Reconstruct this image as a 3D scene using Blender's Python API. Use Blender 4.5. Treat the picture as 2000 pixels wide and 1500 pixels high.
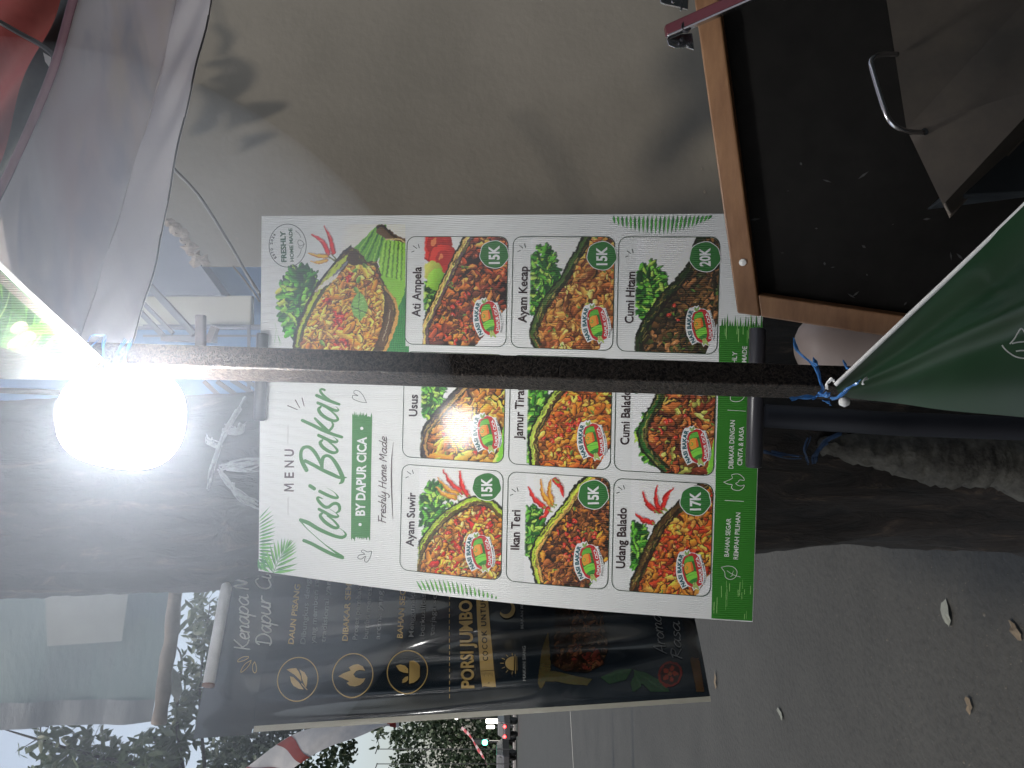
import bpy, math, random
import numpy as np
from mathutils import Vector, Matrix
from mathutils.geometry import tessellate_polygon

for o in list(bpy.data.objects):
    bpy.data.objects.remove(o, do_unlink=True)
scene = bpy.context.scene
COL = scene.collection
rng = random.Random(7)
nrg = np.random.RandomState(11)
F = 1540.0          # focal length, in pixels of the 2000 px wide photograph
H = 1.5             # camera height
HZC = 972.0         # photo column of the horizon (the phone frame sits a little low)

# ------------------------------------------------------------ camera, sky, sun, exposure
cam_data = bpy.data.cameras.new('camera')
cam = bpy.data.objects.new('camera', cam_data)
COL.objects.link(cam)
cam_data.sensor_width = 36.0
cam_data.sensor_fit = 'HORIZONTAL'
cam_data.lens = 36.0 * F / 2000.0
cam_data.shift_x = (1000.0 - HZC) / 2000.0
cam_data.clip_start = 0.02
cam_data.clip_end = 2000.0
# the phone was held sideways: picture right is down in the world, picture up is to the right
cam.matrix_world = Matrix(((0, 1, 0, 0), (0, 0, -1, 0), (-1, 0, 0, H), (0, 0, 0, 1)))
scene.camera = cam

SUN_DIR = Vector((.12, .17, -.38)).normalized()      # the way the light travels
world = bpy.data.worlds.new('World')
scene.world = world
world.use_nodes = True
wn = world.node_tree
for n in list(wn.nodes):
    wn.nodes.remove(n)
sky = wn.nodes.new('ShaderNodeTexSky')
sky.sky_type = 'NISHITA'
sky.sun_disc = False
sky.sun_elevation = math.asin(-SUN_DIR.z)
sky.sun_rotation = math.atan2(-SUN_DIR.x, -SUN_DIR.y)
sky.air_density = 1.6
sky.dust_density = 4.0
sky.ozone_density = 3.0
wbg = wn.nodes.new('ShaderNodeBackground')
wbg.inputs['Strength'].default_value = 0.11
wout = wn.nodes.new('ShaderNodeOutputWorld')
whs = wn.nodes.new('ShaderNodeHueSaturation'); whs.inputs['Saturation'].default_value = .55
wn.links.new(sky.outputs[0], whs.inputs['Color']); wn.links.new(whs.outputs[0], wbg.inputs[0])
wn.links.new(wbg.outputs[0], wout.inputs[0])

sun_data = bpy.data.lights.new('sun', 'SUN')
sun_data.energy = 1.5
sun_data.angle = math.radians(2.2)
sun_data.color = (1, .86, .68)
sun = bpy.data.objects.new('sun', sun_data)
COL.objects.link(sun)
sun.rotation_euler = SUN_DIR.to_track_quat('-Z', 'Y').to_euler()

scene.view_settings.view_transform = 'Standard'
scene.view_settings.look = 'None'
scene.view_settings.gamma = 1
scene.view_settings.exposure = 0.9
scene.view_settings.use_curve_mapping = False
scene.render.engine = 'CYCLES'
scene.cycles.use_denoising = True
scene.cycles.max_bounces = 6
scene.cycles.volume_bounces = 0
scene.cycles.sample_clamp_indirect = 6
BULB_STRENGTH = 65.0
GLOW_HAZE = 0.25          # density of the volume added for the glow round the lamp

# ------------------------------------------------------------ helpers
def P(px, py, d):
    """world point seen at photo pixel (px, py) at depth d"""
    return np.array([d * (750 - py) / F, d, H + d * (HZC - px) / F])

def V(px, py, d):
    return Vector(P(px, py, d))

def proj(p):
    p = np.asarray(p)
    return np.stack([HZC - (p[..., 2] - H) * F / p[..., 1], 750 - p[..., 0] * F / p[..., 1]], -1)

def lin(c):
    c = np.asarray(c, float) / 255.0
    return np.where(c <= .04045, c / 12.92, ((c + .055) / 1.055) ** 2.4)

WHITE = float(lin(206))
def ink(r, g, b):
    """albedo of print that the photo shows as (r,g,b) on a sheet it shows as 206"""
    return tuple(np.clip(lin((r, g, b)) / WHITE * .80, 0, .85))

def catmull(pts, n=8):
    pts = [np.asarray(p, float) for p in pts]
    if len(pts) < 3:
        return np.array(pts)
    out = []
    q = [2 * pts[0] - pts[1]] + pts + [2 * pts[-1] - pts[-2]]
    for i in range(1, len(q) - 2):
        for k in range(n):
            t = k / n
            out.append(.5 * ((2 * q[i]) + (q[i + 1] - q[i - 1]) * t + (2 * q[i - 1] - 5 * q[i] + 4 * q[i + 1] - q[i + 2]) * t * t
                             + (3 * q[i] - q[i - 1] - 3 * q[i + 1] + q[i + 2]) * t ** 3))
    out.append(pts[-1])
    return np.array(out)

def link_mesh(name, verts, faces, mat, parent=None, smooth=False, colors=None, kind=None, mats=None, fmat=None):
    me = bpy.data.meshes.new(name)
    me.from_pydata([tuple(map(float, v)) for v in verts], [], [tuple(map(int, f)) for f in faces])
    if mats:
        for m in mats:
            me.materials.append(m)
        me.polygons.foreach_set('material_index', np.asarray(fmat, dtype=np.int32))
    elif mat:
        me.materials.append(mat)
    if smooth:
        me.polygons.foreach_set('use_smooth', [True] * len(me.polygons))
    if colors is not None:
        a = me.color_attributes.new('Col', 'FLOAT_COLOR', 'POINT')
        c = np.ones((len(verts), 4), dtype=np.float32)
        c[:, :3] = colors
        a.data.foreach_set('color', c.ravel())
    me.update()
    o = bpy.data.objects.new(name, me)
    COL.objects.link(o)
    if parent is not None:
        o.parent = parent
        o.matrix_parent_inverse = parent.matrix_world.inverted() if parent.type == 'EMPTY' else Matrix()
    if kind:
        o['kind'] = kind
    return o

def tag(o, label, cat, group=None):
    o['label'] = label
    o['category'] = cat
    if group:
        o['group'] = group
    return o

def thing(name, label, cat, loc, group=None):
    o = bpy.data.objects.new(name, None)
    COL.objects.link(o)
    o.location = Vector(tuple(map(float, loc)))
    o.empty_display_size = .05
    bpy.context.view_layer.update()
    o.matrix_world = Matrix.Translation(o.location)
    return tag(o, label, cat, group)

class MB:
    """collects verts and faces of one mesh"""
    def __init__(s):
        s.v = []; s.f = []; s.c = []
    def add(s, vs, fs, col=None):
        b = len(s.v)
        s.v += [tuple(map(float, p)) for p in vs]
        s.f += [tuple(i + b for i in f) for f in fs]
        if col is not None:
            s.c += [col] * len(vs)
        return s
    def box(s, o, a, b, c):
        """corner o, edges a b c"""
        o, a, b, c = [np.asarray(x, float) for x in (o, a, b, c)]
        vs = [o, o + a, o + a + b, o + b, o + c, o + a + c, o + a + b + c, o + b + c]
        fs = [(0, 3, 2, 1), (4, 5, 6, 7), (0, 1, 5, 4), (1, 2, 6, 5), (2, 3, 7, 6), (3, 0, 4, 7)]
        if np.dot(np.cross(a, b), c) < 0:
            fs = [f[::-1] for f in fs]
        return s.add(vs, fs)
    def bar(s, p, q, w, h=None, up=(0, 0, 1)):
        h = h or w
        p, q = np.asarray(p, float), np.asarray(q, float)
        d = q - p; d /= np.linalg.norm(d)
        a = np.cross(d, up)
        if np.linalg.norm(a) < 1e-4: a = np.cross(d, (1, 0, 0))
        a /= np.linalg.norm(a); b = np.cross(a, d)
        return s.box(p - a * w / 2 - b * h / 2, a * w, b * h, q - p)
    def tube(s, pts, r, n=10, caps=True):
        pts = np.array([np.asarray(p, float) for p in pts])
        m = len(pts)
        rr = np.full(m, r) if np.isscalar(r) else np.asarray(r, float)
        prev = None; vs = []
        for i in range(m):
            d = pts[min(i + 1, m - 1)] - pts[max(i - 1, 0)]
            d = d / (np.linalg.norm(d) + 1e-12)
            if prev is None:
                a = np.cross(d, (0, 0, 1))
                if np.linalg.norm(a) < .05: a = np.cross(d, (0, 1, 0))
            else:
                a = prev - d * np.dot(prev, d)
            a = a / np.linalg.norm(a); prev = a
            b = np.cross(d, a)
            for k in range(n):
                t = 2 * math.pi * k / n
                vs.append(pts[i] + rr[i] * (math.cos(t) * a + math.sin(t) * b))
        fs = [(i * n + k, i * n + (k + 1) % n, (i + 1) * n + (k + 1) % n, (i + 1) * n + k) for i in range(m - 1) for k in range(n)]
        if caps:
            fs.append(tuple(range(n))[::-1]); fs.append(tuple((m - 1) * n + k for k in range(n)))
        return s.add(vs, fs)
    def ribbon(s, pts, w, side=(0, 0, 1), twist=0.0):
        pts = np.array([np.asarray(p, float) for p in pts]); m = len(pts)
        ww = np.full(m, w) if np.isscalar(w) else np.asarray(w, float)
        vs = []
        for i in range(m):
            d = pts[min(i + 1, m - 1)] - pts[max(i - 1, 0)]; d /= np.linalg.norm(d) + 1e-12
            a = np.cross(d, side); a /= np.linalg.norm(a) + 1e-9
            b = np.cross(d, a)
            t = twist * i / m
            a = a * math.cos(t) + b * math.sin(t)
            nn = np.cross(d, a)
            # a folded tape: two edges and a raised centre line
            vs += [pts[i] - a * ww[i] / 2, pts[i] + nn * ww[i] * .18, pts[i] + a * ww[i] / 2]
        fs = []
        for i in range(m - 1):
            for k in (0, 1):
                fs.append((i * 3 + k, i * 3 + k + 1, i * 3 + k + 4, i * 3 + k + 3))
        return s.add(vs, fs)
    def build(s, name, mat, parent=None, smooth=False, kind=None):
        return link_mesh(name, s.v, s.f, mat, parent, smooth, np.array(s.c) if s.c else None, kind)

def bevel(o, w, seg=2):
    m = o.modifiers.new('bevel', 'BEVEL')
    m.width = w; m.segments = seg; m.limit_method = 'ANGLE'; m.angle_limit = math.radians(40)
    return o

# ------------------------------------------------------------ materials
def mat_new(name):
    m = bpy.data.materials.new(name); m.use_nodes = True
    nt = m.node_tree
    return m, nt, nt.nodes['Principled BSDF'], nt.nodes['Material Output']

def mat(name, col, rough=.6, metal=0, vary=.0, vscale=6, bump=0, bscale=40, bdist=.002, coat=0, spec=.5, col2=None, stretch=None, detail=6, trans=0, translucent=0):
    m, nt, b, out = mat_new(name)
    N, L = nt.nodes, nt.links
    b.inputs['Base Color'].default_value = (*col, 1)
    b.inputs['Roughness'].default_value = rough
    b.inputs['Metallic'].default_value = metal
    b.inputs['Coat Weight'].default_value = coat
    b.inputs['Coat Roughness'].default_value = .15
    b.inputs['Specular IOR Level'].default_value = spec
    tc = N.new('ShaderNodeTexCoord'); mp = N.new('ShaderNodeMapping')
    L.new(tc.outputs['Object'], mp.inputs[0])
    if stretch: mp.inputs['Scale'].default_value = stretch
    if vary or col2:
        nz = N.new('ShaderNodeTexNoise'); nz.inputs['Scale'].default_value = vscale; nz.inputs['Detail'].default_value = detail
        nz.inputs['Roughness'].default_value = .65
        L.new(mp.outputs[0], nz.inputs['Vector'])
        cr = N.new('ShaderNodeValToRGB')
        cr.color_ramp.elements[0].position = .32; cr.color_ramp.elements[1].position = .68
        c2 = col2 or tuple(c * (1 + vary) for c in col)
        c1 = col if col2 else tuple(c * (1 - vary) for c in col)
        cr.color_ramp.elements[0].color = (*c1, 1); cr.color_ramp.elements[1].color = (*c2, 1)
        L.new(nz.outputs[0], cr.inputs[0]); L.new(cr.outputs[0], b.inputs['Base Color'])
    if bump:
        nb = N.new('ShaderNodeTexNoise'); nb.inputs['Scale'].default_value = bscale; nb.inputs['Detail'].default_value = 8
        L.new(mp.outputs[0], nb.inputs['Vector'])
        bp = N.new('ShaderNodeBump'); bp.inputs['Strength'].default_value = bump; bp.inputs['Distance'].default_value = bdist
        L.new(nb.outputs[0], bp.inputs['Height']); L.new(bp.outputs[0], b.inputs['Normal'])
    if translucent:
        tr = N.new('ShaderNodeBsdfTranslucent'); tr.inputs[0].default_value = (*col, 1)
        if vary or col2: L.new(cr.outputs[0], tr.inputs[0])
        mx = N.new('ShaderNodeMixShader'); mx.inputs[0].default_value = translucent
        L.new(b.outputs[0], mx.inputs[1]); L.new(tr.outputs[0], mx.inputs[2]); L.new(mx.outputs[0], out.inputs[0])
    return m

def emission(name, col, s):
    m, nt, b, out = mat_new(name)
    b.inputs['Base Color'].default_value = (*col, 1)
    b.inputs['Emission Color'].default_value = (*col, 1)
    b.inputs['Emission Strength'].default_value = s
    return m

# print on the menu board: colour from the artwork, relief from the flutes of the plastic sheet
def print_mat(name, flute, rough, coat, weave=False):
    m, nt, b, out = mat_new(name)
    N, L = nt.nodes, nt.links
    at = N.new('ShaderNodeAttribute'); at.attribute_name = 'Col'
    tc = N.new('ShaderNodeTexCoord')
    L.new(at.outputs['Color'], b.inputs['Base Color'])
    b.inputs['Roughness'].default_value = rough
    b.inputs['Coat Weight'].default_value = coat
    b.inputs['Coat Roughness'].default_value = .12
    wv = N.new('ShaderNodeTexWave'); wv.wave_type = 'BANDS'; wv.bands_direction = 'X'; wv.wave_profile = 'SIN'
    wv.inputs['Scale'].default_value = flute; wv.inputs['Distortion'].default_value = .25; wv.inputs['Detail'].default_value = 1
    L.new(tc.outputs['Object'], wv.inputs['Vector'])
    bp = N.new('ShaderNodeBump'); bp.inputs['Strength'].default_value = .8 if not weave else .3; bp.inputs['Distance'].default_value = .0008 if not weave else .0004
    L.new(wv.outputs[1 if len(wv.outputs) > 1 else 0], bp.inputs['Height'])
    last = bp
    if weave:
        w2 = N.new('ShaderNodeTexWave'); w2.wave_type = 'BANDS'; w2.bands_direction = 'Z'
        w2.inputs['Scale'].default_value = flute * .9; w2.inputs['Distortion'].default_value = .6
        L.new(tc.outputs['Object'], w2.inputs['Vector'])
        b2 = N.new('ShaderNodeBump'); b2.inputs['Strength'].default_value = .25; b2.inputs['Distance'].default_value = .0004
        L.new(w2.outputs[1], b2.inputs['Height']); L.new(bp.outputs[0], b2.inputs['Normal'])
        nz = N.new('ShaderNodeTexNoise'); nz.inputs['Scale'].default_value = 14
        L.new(tc.outputs['Object'], nz.inputs['Vector'])
        b3 = N.new('ShaderNodeBump'); b3.inputs['Strength'].default_value = .5; b3.inputs['Distance'].default_value = .006
        L.new(nz.outputs[0], b3.inputs['Height']); L.new(b2.outputs[0], b3.inputs['Normal'])
        last = b3
    L.new(last.outputs[0], b.inputs['Normal'])
    return m

M = {}
M['print'] = print_mat('board_print', 105, .34, .25)
M['banner_print'] = print_mat('banner_print', 190, .26, .7, True)
M['cloth_print'] = print_mat('cloth_print', 250, .5, .08)
M['sheet'] = mat('sheet_edge', (.75, .76, .76), .5)
M['bulb'] = emission('bulb_glass', (1.0, .985, .95), BULB_STRENGTH)
M['white_plastic'] = mat('white_plastic', (.75, .75, .73), .45, vary=.06, vscale=30)
M['black_rubber'] = mat('black_rubber', (.035, .035, .042), .33, bump=.15, bscale=300, bdist=.0005)
M['wood'] = mat('pine_wood', (.16, .072, .030), .5, vary=.0, col2=(.26, .135, .062), vscale=30, stretch=(.12, 1.6, 2.2), bump=.5, bscale=70, bdist=.001, coat=.1)
M['batten'] = mat('weathered_batten', (.13, .105, .09), .8, col2=(.22, .185, .16), vscale=14, bump=.6, bscale=50)
M['black_board'] = mat('black_board', (.007, .0065, .006), .7, spec=.12, vary=.25, vscale=30, bump=.4, bscale=120, bdist=.0006)
M['chrome'] = mat('chrome', (.55, .55, .58), .22, 1, bump=.1, bscale=60, bdist=.0004)
M['maroon'] = mat('maroon_metal', (.12, .025, .035), .28, .3, coat=.4, vary=.2, vscale=20)
M['steel'] = mat('dull_steel', (.115, .105, .095), .48, .75, col2=(.2, .17, .14), vscale=9, bump=.2, bscale=90, bdist=.0006)
M['steel_blue'] = mat('blue_steel', (.06, .07, .08), .5, .5, vary=.15, vscale=10)
M['wall'] = mat('plaster_wall', (.118, .113, .101), .9, col2=(.152, .145, .130), vscale=2.2, bump=.5, bscale=60, bdist=.0015)
M['crack'] = mat('broken_plaster', (.10, .08, .07), .9, col2=(.26, .23, .2), vscale=60, bump=.8, bscale=80)
M['bluewall'] = mat('blue_wall', (.05, .12, .25), .7, vary=.12, vscale=5)
M['bluegrey'] = mat('bluegrey_wall', (.09, .105, .145), .8, vary=.1, vscale=5)
M['cream'] = mat('cream_panel', (.24, .24, .21), .7, vary=.06, vscale=4)
M['rail'] = mat('dark_rail', (.05, .055, .075), .5)
M['brown'] = mat('brown_post', (.07, .045, .045), .7, vary=.3, vscale=30)
M['asphalt'] = None
M['paint'] = mat('road_paint', (.16, .16, .15), .8, vary=.35, vscale=25)
M['raffia'] = mat('blue_raffia', (.06, .22, .55), .32, vary=.35, vscale=90, coat=.3, translucent=.25)
M['raffia_old'] = mat('old_raffia', (.20, .22, .22), .6, vary=.35, vscale=120, translucent=.2)
M['sheetback'] = None
M['red'] = mat('red_cloth', (.13, .010, .010), .75, vary=.18, vscale=8, bump=.4, bscale=60, translucent=.3)
M['cable'] = mat('cable', (.02, .02, .022), .5)
M['leaf'] = mat('leaf', (.025, .042, .018), .5, col2=(.06, .095, .03), vscale=3, translucent=.3)
M['needle'] = mat('needle_leaf', (.014, .028, .014), .6, col2=(.04, .07, .03), vscale=1.2, translucent=.15)
M['bark'] = None
M['pvc'] = mat('pvc_pipe', (.60, .60, .60), .45, vary=.12, vscale=20)
M['rust'] = mat('rust_ring', (.20, .09, .05), .8)
M['pot'] = mat('pink_plastic', (.27, .215, .195), .5, vary=.08, vscale=12)
M['black_plastic'] = mat('black_plastic', (.012, .013, .018), .62, spec=.3)
M['raffia_dim'] = mat('shaded_blue_raffia', (.012, .035, .085), .6, vary=.35, vscale=90)  # blue raffia with the shade at the trunk put into its colour
M['paper'] = mat('scrap_paper', (.12, .13, .115), .8, vary=.2, vscale=40)
M['dry_leaf'] = mat('dry_leaf', (.075, .058, .038), .8, vary=.3, vscale=40)
M['knob'] = mat('white_knob', (.7, .7, .68), .4)
M['car_white'] = mat('car_paint_white', (.6, .6, .58), .35, coat=.5)
M['car_dark'] = mat('car_paint_dark', (.03, .03, .035), .3, coat=.5)
M['glass_dark'] = mat('dark_window', (.02, .025, .03), .1)
M['tyre'] = mat('tyre', (.012, .012, .012), .8)
M['kerb'] = mat('kerb_stone', (.22, .21, .21), .85, vary=.2, vscale=10)

# hammered paint of the square post
m, nt, b, out = mat_new('hammered_black_paint'); N, L = nt.nodes, nt.links
b.inputs['Base Color'].default_value = (.028, .024, .024, 1)
b.inputs['Roughness'].default_value = .33
b.inputs['Metallic'].default_value = .25
tc = N.new('ShaderNodeTexCoord')
nz = N.new('ShaderNodeTexNoise'); nz.inputs['Scale'].default_value = 300; nz.inputs['Detail'].default_value = 2.0; nz.inputs['Roughness'].default_value = .6
nz.inputs['Distortion'].default_value = 1.2
L.new(tc.outputs['Object'], nz.inputs['Vector'])
cr = N.new('ShaderNodeValToRGB'); cr.color_ramp.elements[0].position = .40; cr.color_ramp.elements[1].position = .62
cr.color_ramp.elements[0].color = (.006, .005, .005, 1); cr.color_ramp.elements[1].color = (.07, .055, .046, 1)
L.new(nz.outputs[0], cr.inputs[0]); L.new(cr.outputs[0], b.inputs['Base Color'])
bp = N.new('ShaderNodeBump'); bp.inputs['Strength'].default_value = .8; bp.inputs['Distance'].default_value = .0016
L.new(nz.outputs[0], bp.inputs['Height']); L.new(bp.outputs[0], b.inputs['Normal'])
M['hammered'] = m

# bark
m, nt, b, out = mat_new('tree_bark'); N, L = nt.nodes, nt.links
b.inputs['Roughness'].default_value = .85
tc = N.new('ShaderNodeTexCoord'); mp = N.new('ShaderNodeMapping'); mp.inputs['Scale'].default_value = (1, 1, .28)
L.new(tc.outputs['Object'], mp.inputs[0])
nz = N.new('ShaderNodeTexNoise'); nz.inputs['Scale'].default_value = 26; nz.inputs['Detail'].default_value = 9; nz.inputs['Roughness'].default_value = .7
nz.inputs['Distortion'].default_value = .8
L.new(mp.outputs[0], nz.inputs['Vector'])
cr = N.new('ShaderNodeValToRGB')
cr.color_ramp.elements[0].position = .35; cr.color_ramp.elements[0].color = (.004, .0035, .003, 1)
cr.color_ramp.elements[1].position = .76; cr.color_ramp.elements[1].color = (.115, .078, .052, 1)
e = cr.color_ramp.elements.new(.57); e.color = (.018, .013, .010, 1)
L.new(nz.outputs[0], cr.inputs[0]); L.new(cr.outputs[0], b.inputs['Base Color'])
bp = N.new('ShaderNodeBump'); bp.inputs['Strength'].default_value = 1; bp.inputs['Distance'].default_value = .012
L.new(nz.outputs[0], bp.inputs['Height']); L.new(bp.outputs[0], b.inputs['Normal'])
M['bark'] = m
M['lichen'] = mat('lichen_bark', (.014, .012, .010), .9, col2=(.09, .085, .07), vscale=24, bump=1, bscale=50, bdist=.008)

# asphalt with stains and grit
m, nt, b, out = mat_new('asphalt'); N, L = nt.nodes, nt.links
b.inputs['Roughness'].default_value = .82
tc = N.new('ShaderNodeTexCoord')
n1 = N.new('ShaderNodeTexNoise'); n1.inputs['Scale'].default_value = 1.3; n1.inputs['Detail'].default_value = 10; n1.inputs['Roughness'].default_value = .7
n2 = N.new('ShaderNodeTexNoise'); n2.inputs['Scale'].default_value = 34; n2.inputs['Detail'].default_value = 8
n3 = N.new('ShaderNodeTexVoronoi'); n3.inputs['Scale'].default_value = 11; n3.distance = 'EUCLIDEAN'
for n in (n1, n2, n3): L.new(tc.outputs['Object'], n.inputs['Vector'])
c1 = N.new('ShaderNodeValToRGB'); c1.color_ramp.elements[0].position = .3; c1.color_ramp.elements[1].position = .75
c1.color_ramp.elements[0].color = (.0125, .013, .012, 1); c1.color_ramp.elements[1].color = (.026, .0265, .0245, 1)
L.new(n1.outputs[0], c1.inputs[0])
c2 = N.new('ShaderNodeValToRGB'); c2.color_ramp.elements[0].position = .30; c2.color_ramp.elements[1].position = .5
c2.color_ramp.elements[0].color = (.48, .48, .48, 1); c2.color_ramp.elements[1].color = (1, 1, 1, 1)
L.new(n2.outputs[0], c2.inputs[0])
mx = N.new('ShaderNodeMixRGB'); mx.blend_type = 'MULTIPLY'; mx.inputs[0].default_value = .75
L.new(c1.outputs[0], mx.inputs[1]); L.new(c2.outputs[0], mx.inputs[2])
c3 = N.new('ShaderNodeValToRGB'); c3.color_ramp.elements[0].position = .015; c3.color_ramp.elements[1].position = .05
c3.color_ramp.elements[0].color = (1, 1, 1, 1); c3.color_ramp.elements[1].color = (0, 0, 0, 1)
L.new(n3.outputs['Distance'], c3.inputs[0])
mx2 = N.new('ShaderNodeMixRGB'); mx2.blend_type = 'MIX'; mx2.inputs[2].default_value = (.055, .052, .046, 1)
L.new(c3.outputs[0], mx2.inputs[0]); L.new(mx.outputs[0], mx2.inputs[1]); L.new(mx2.outputs[0], b.inputs['Base Color'])
bp = N.new('ShaderNodeBump'); bp.inputs['Strength'].default_value = .8; bp.inputs['Distance'].default_value = .01
L.new(n2.outputs[0], bp.inputs['Height']); L.new(bp.outputs[0], b.inputs['Normal'])
M['asphalt'] = m

# the vinyl canopy: its print shows faintly through from the back
def canopy_mat(name, base, tints, hem=False, tl=.45):
    m, nt, b, out = mat_new(name); N, L = nt.nodes, nt.links
    b.inputs['Roughness'].default_value = .42
    tc = N.new('ShaderNodeTexCoord')
    mp = N.new('ShaderNodeMapping'); mp.inputs['Scale'].default_value = (1.0, 1.0, 2.4); mp.inputs['Rotation'].default_value = (0, math.radians(25), 0)
    L.new(tc.outputs['Object'], mp.inputs[0])
    cur = None
    rgb = N.new('ShaderNodeRGB'); rgb.outputs[0].default_value = (*base, 1); cur = rgb.outputs[0]
    for i, (c, sc, lo, hi, amt) in enumerate(tints):
        nz = N.new('ShaderNodeTexNoise'); nz.noise_dimensions = '4D'; nz.inputs['W'].default_value = i * 3.3
        nz.inputs['Scale'].default_value = sc; nz.inputs['Detail'].default_value = 3; nz.inputs['Distortion'].default_value = .6
        L.new(mp.outputs[0], nz.inputs['Vector'])
        mr = N.new('ShaderNodeMapRange'); mr.inputs['From Min'].default_value = lo; mr.inputs['From Max'].default_value = hi
        mr.inputs['To Max'].default_value = amt
        L.new(nz.outputs[0], mr.inputs['Value'])
        mx = N.new('ShaderNodeMixRGB'); mx.inputs[2].default_value = (*c, 1)
        L.new(mr.outputs[0], mx.inputs[0]); L.new(cur, mx.inputs[1]); cur = mx.outputs[0]
    L.new(cur, b.inputs['Base Color'])
    nb = N.new('ShaderNodeTexNoise'); nb.inputs['Scale'].default_value = 16; nb.inputs['Detail'].default_value = 4
    L.new(mp.outputs[0], nb.inputs['Vector'])
    bp = N.new('ShaderNodeBump'); bp.inputs['Strength'].default_value = .6 if hem else .35; bp.inputs['Distance'].default_value = .006
    L.new(nb.outputs[0], bp.inputs['Height']); L.new(bp.outputs[0], b.inputs['Normal'])
    tr = N.new('ShaderNodeBsdfTranslucent'); L.new(cur, tr.inputs[0])
    mx = N.new('ShaderNodeMixShader'); mx.inputs[0].default_value = tl
    L.new(b.outputs[0], mx.inputs[1]); L.new(tr.outputs[0], mx.inputs[2]); L.new(mx.outputs[0], out.inputs[0])
    return m
M['canopy'] = canopy_mat('canopy_back', (.58, .56, .59), [((.42, .28, .32), 2.6, .5, .7, .6), ((.54, .46, .33), 3.4, .5, .7, .6), ((.28, .31, .42), 5.5, .52, .72, .6)], tl=.5)
M['canopy_hem'] = canopy_mat('canopy_hem', (.68, .66, .69), [((.46, .45, .54), 4, .5, .7, .5)], True)
M['sheetback'] = canopy_mat('banner_back', (.17, .225, .235), [((.20, .19, .21), 1.6, .5, .7, .5), ((.14, .20, .20), 3.0, .5, .75, .5)], tl=.35)
M['sheethem'] = canopy_mat('banner_back_hem', (.20, .22, .25), [((.16, .18, .2), 4, .5, .7, .4)], True, tl=.3)
M['satin'] = None
m, nt, b, out = mat_new('green_satin'); N, L = nt.nodes, nt.links
b.inputs['Base Color'].default_value = (.012, .075, .022, 1); b.inputs['Roughness'].default_value = .38
b.inputs['Anisotropic'].default_value = .5
tc = N.new('ShaderNodeTexCoord'); nz = N.new('ShaderNodeTexNoise'); nz.inputs['Scale'].default_value = 4; nz.inputs['Detail'].default_value = 6
L.new(tc.outputs['Object'], nz.inputs['Vector'])
cr = N.new('ShaderNodeValToRGB'); cr.color_ramp.elements[0].position = .35; cr.color_ramp.elements[1].position = .7
cr.color_ramp.elements[0].color = (.004, .028, .009, 1); cr.color_ramp.elements[1].color = (.009, .060, .017, 1)
L.new(nz.outputs[0], cr.inputs[0]); L.new(cr.outputs[0], b.inputs['Base Color'])
M['satin'] = m

# ------------------------------------------------------------ surfaces that carry artwork
class Surf:
    """a sheet in space; at(u, v) with u from world-left to world-right, v from top to bottom"""
    def __init__(s, fn): s.fn = fn
    def at(s, u, v, off=0.0):
        p = s.fn(np.asarray(u, float), np.asarray(v, float))
        if np.any(off):
            e = 1e-3
            du = s.fn(np.asarray(u) + e, v) - s.fn(np.asarray(u) - e, v)
            dv = s.fn(u, np.asarray(v) + e) - s.fn(u, np.asarray(v) - e)
            n = np.cross(dv, du); n /= np.linalg.norm(n, axis=-1, keepdims=True)
            n = np.where((n[..., 1:2] > 0), -n, n)
            p = p + n * (np.asarray(off)[..., None] if np.ndim(off) else off)
        return p
    def inv(s, px, py):
        px = np.atleast_1d(np.asarray(px, float)); py = np.atleast_1d(np.asarray(py, float))
        u = np.full(px.shape, .5); v = np.full(px.shape, .5); e = 1e-4
        for _ in range(14):
            q = proj(s.fn(u, v)); qu = (proj(s.fn(u + e, v)) - q) / e; qv = (proj(s.fn(u, v + e)) - q) / e
            rx, ry = px - q[..., 0], py - q[..., 1]
            det = qu[..., 0] * qv[..., 1] - qv[..., 0] * qu[..., 1]
            u = u + np.clip((rx * qv[..., 1] - qv[..., 0] * ry) / det, -.3, .3)
            v = v + np.clip((qu[..., 0] * ry - rx * qu[..., 1]) / det, -.3, .3)
        return u, v

def board_fn():
    TL, TR, BR, BL = P(505, 1115, 1.333), P(511, 422, 1.333), P(1497, 417, 1.162), P(1470, 1215, 1.162)
    def fn(u, v):
        u = u[..., None]; v = v[..., None]
        p = (TL * (1 - u) + TR * u) * (1 - v) + (BL * (1 - u) + BR * u) * v
        return p + np.array([0, -1, 0]) * (.035 * np.sin(np.pi * np.clip(v, 0, 1)) * (1 - u))
    return fn
BOARD = Surf(board_fn())

def poly_interp(ctrl, s):
    ctrl = np.asarray(ctrl); n = len(ctrl) - 1
    x = np.clip(s * n, -.5, n + .5); i = np.clip(np.floor(x).astype(int), 0, n - 1); t = (x - i)[..., None]
    def g(k):
        lo = k < 0; hi = k > n
        kk = np.clip(k, 0, n)
        r = ctrl[kk]
        r = np.where(lo[..., None], 2 * ctrl[0] - ctrl[1], r)
        return np.where(hi[..., None], 2 * ctrl[n] - ctrl[n - 1], r)
    a, b_, c, d = g(i - 1), g(i), g(i + 1), g(i + 2)
    return .5 * (2 * b_ + (c - a) * t + (2 * a - 5 * b_ + 4 * c - d) * t * t + (3 * b_ - a - 3 * c + d) * t ** 3)

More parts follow.
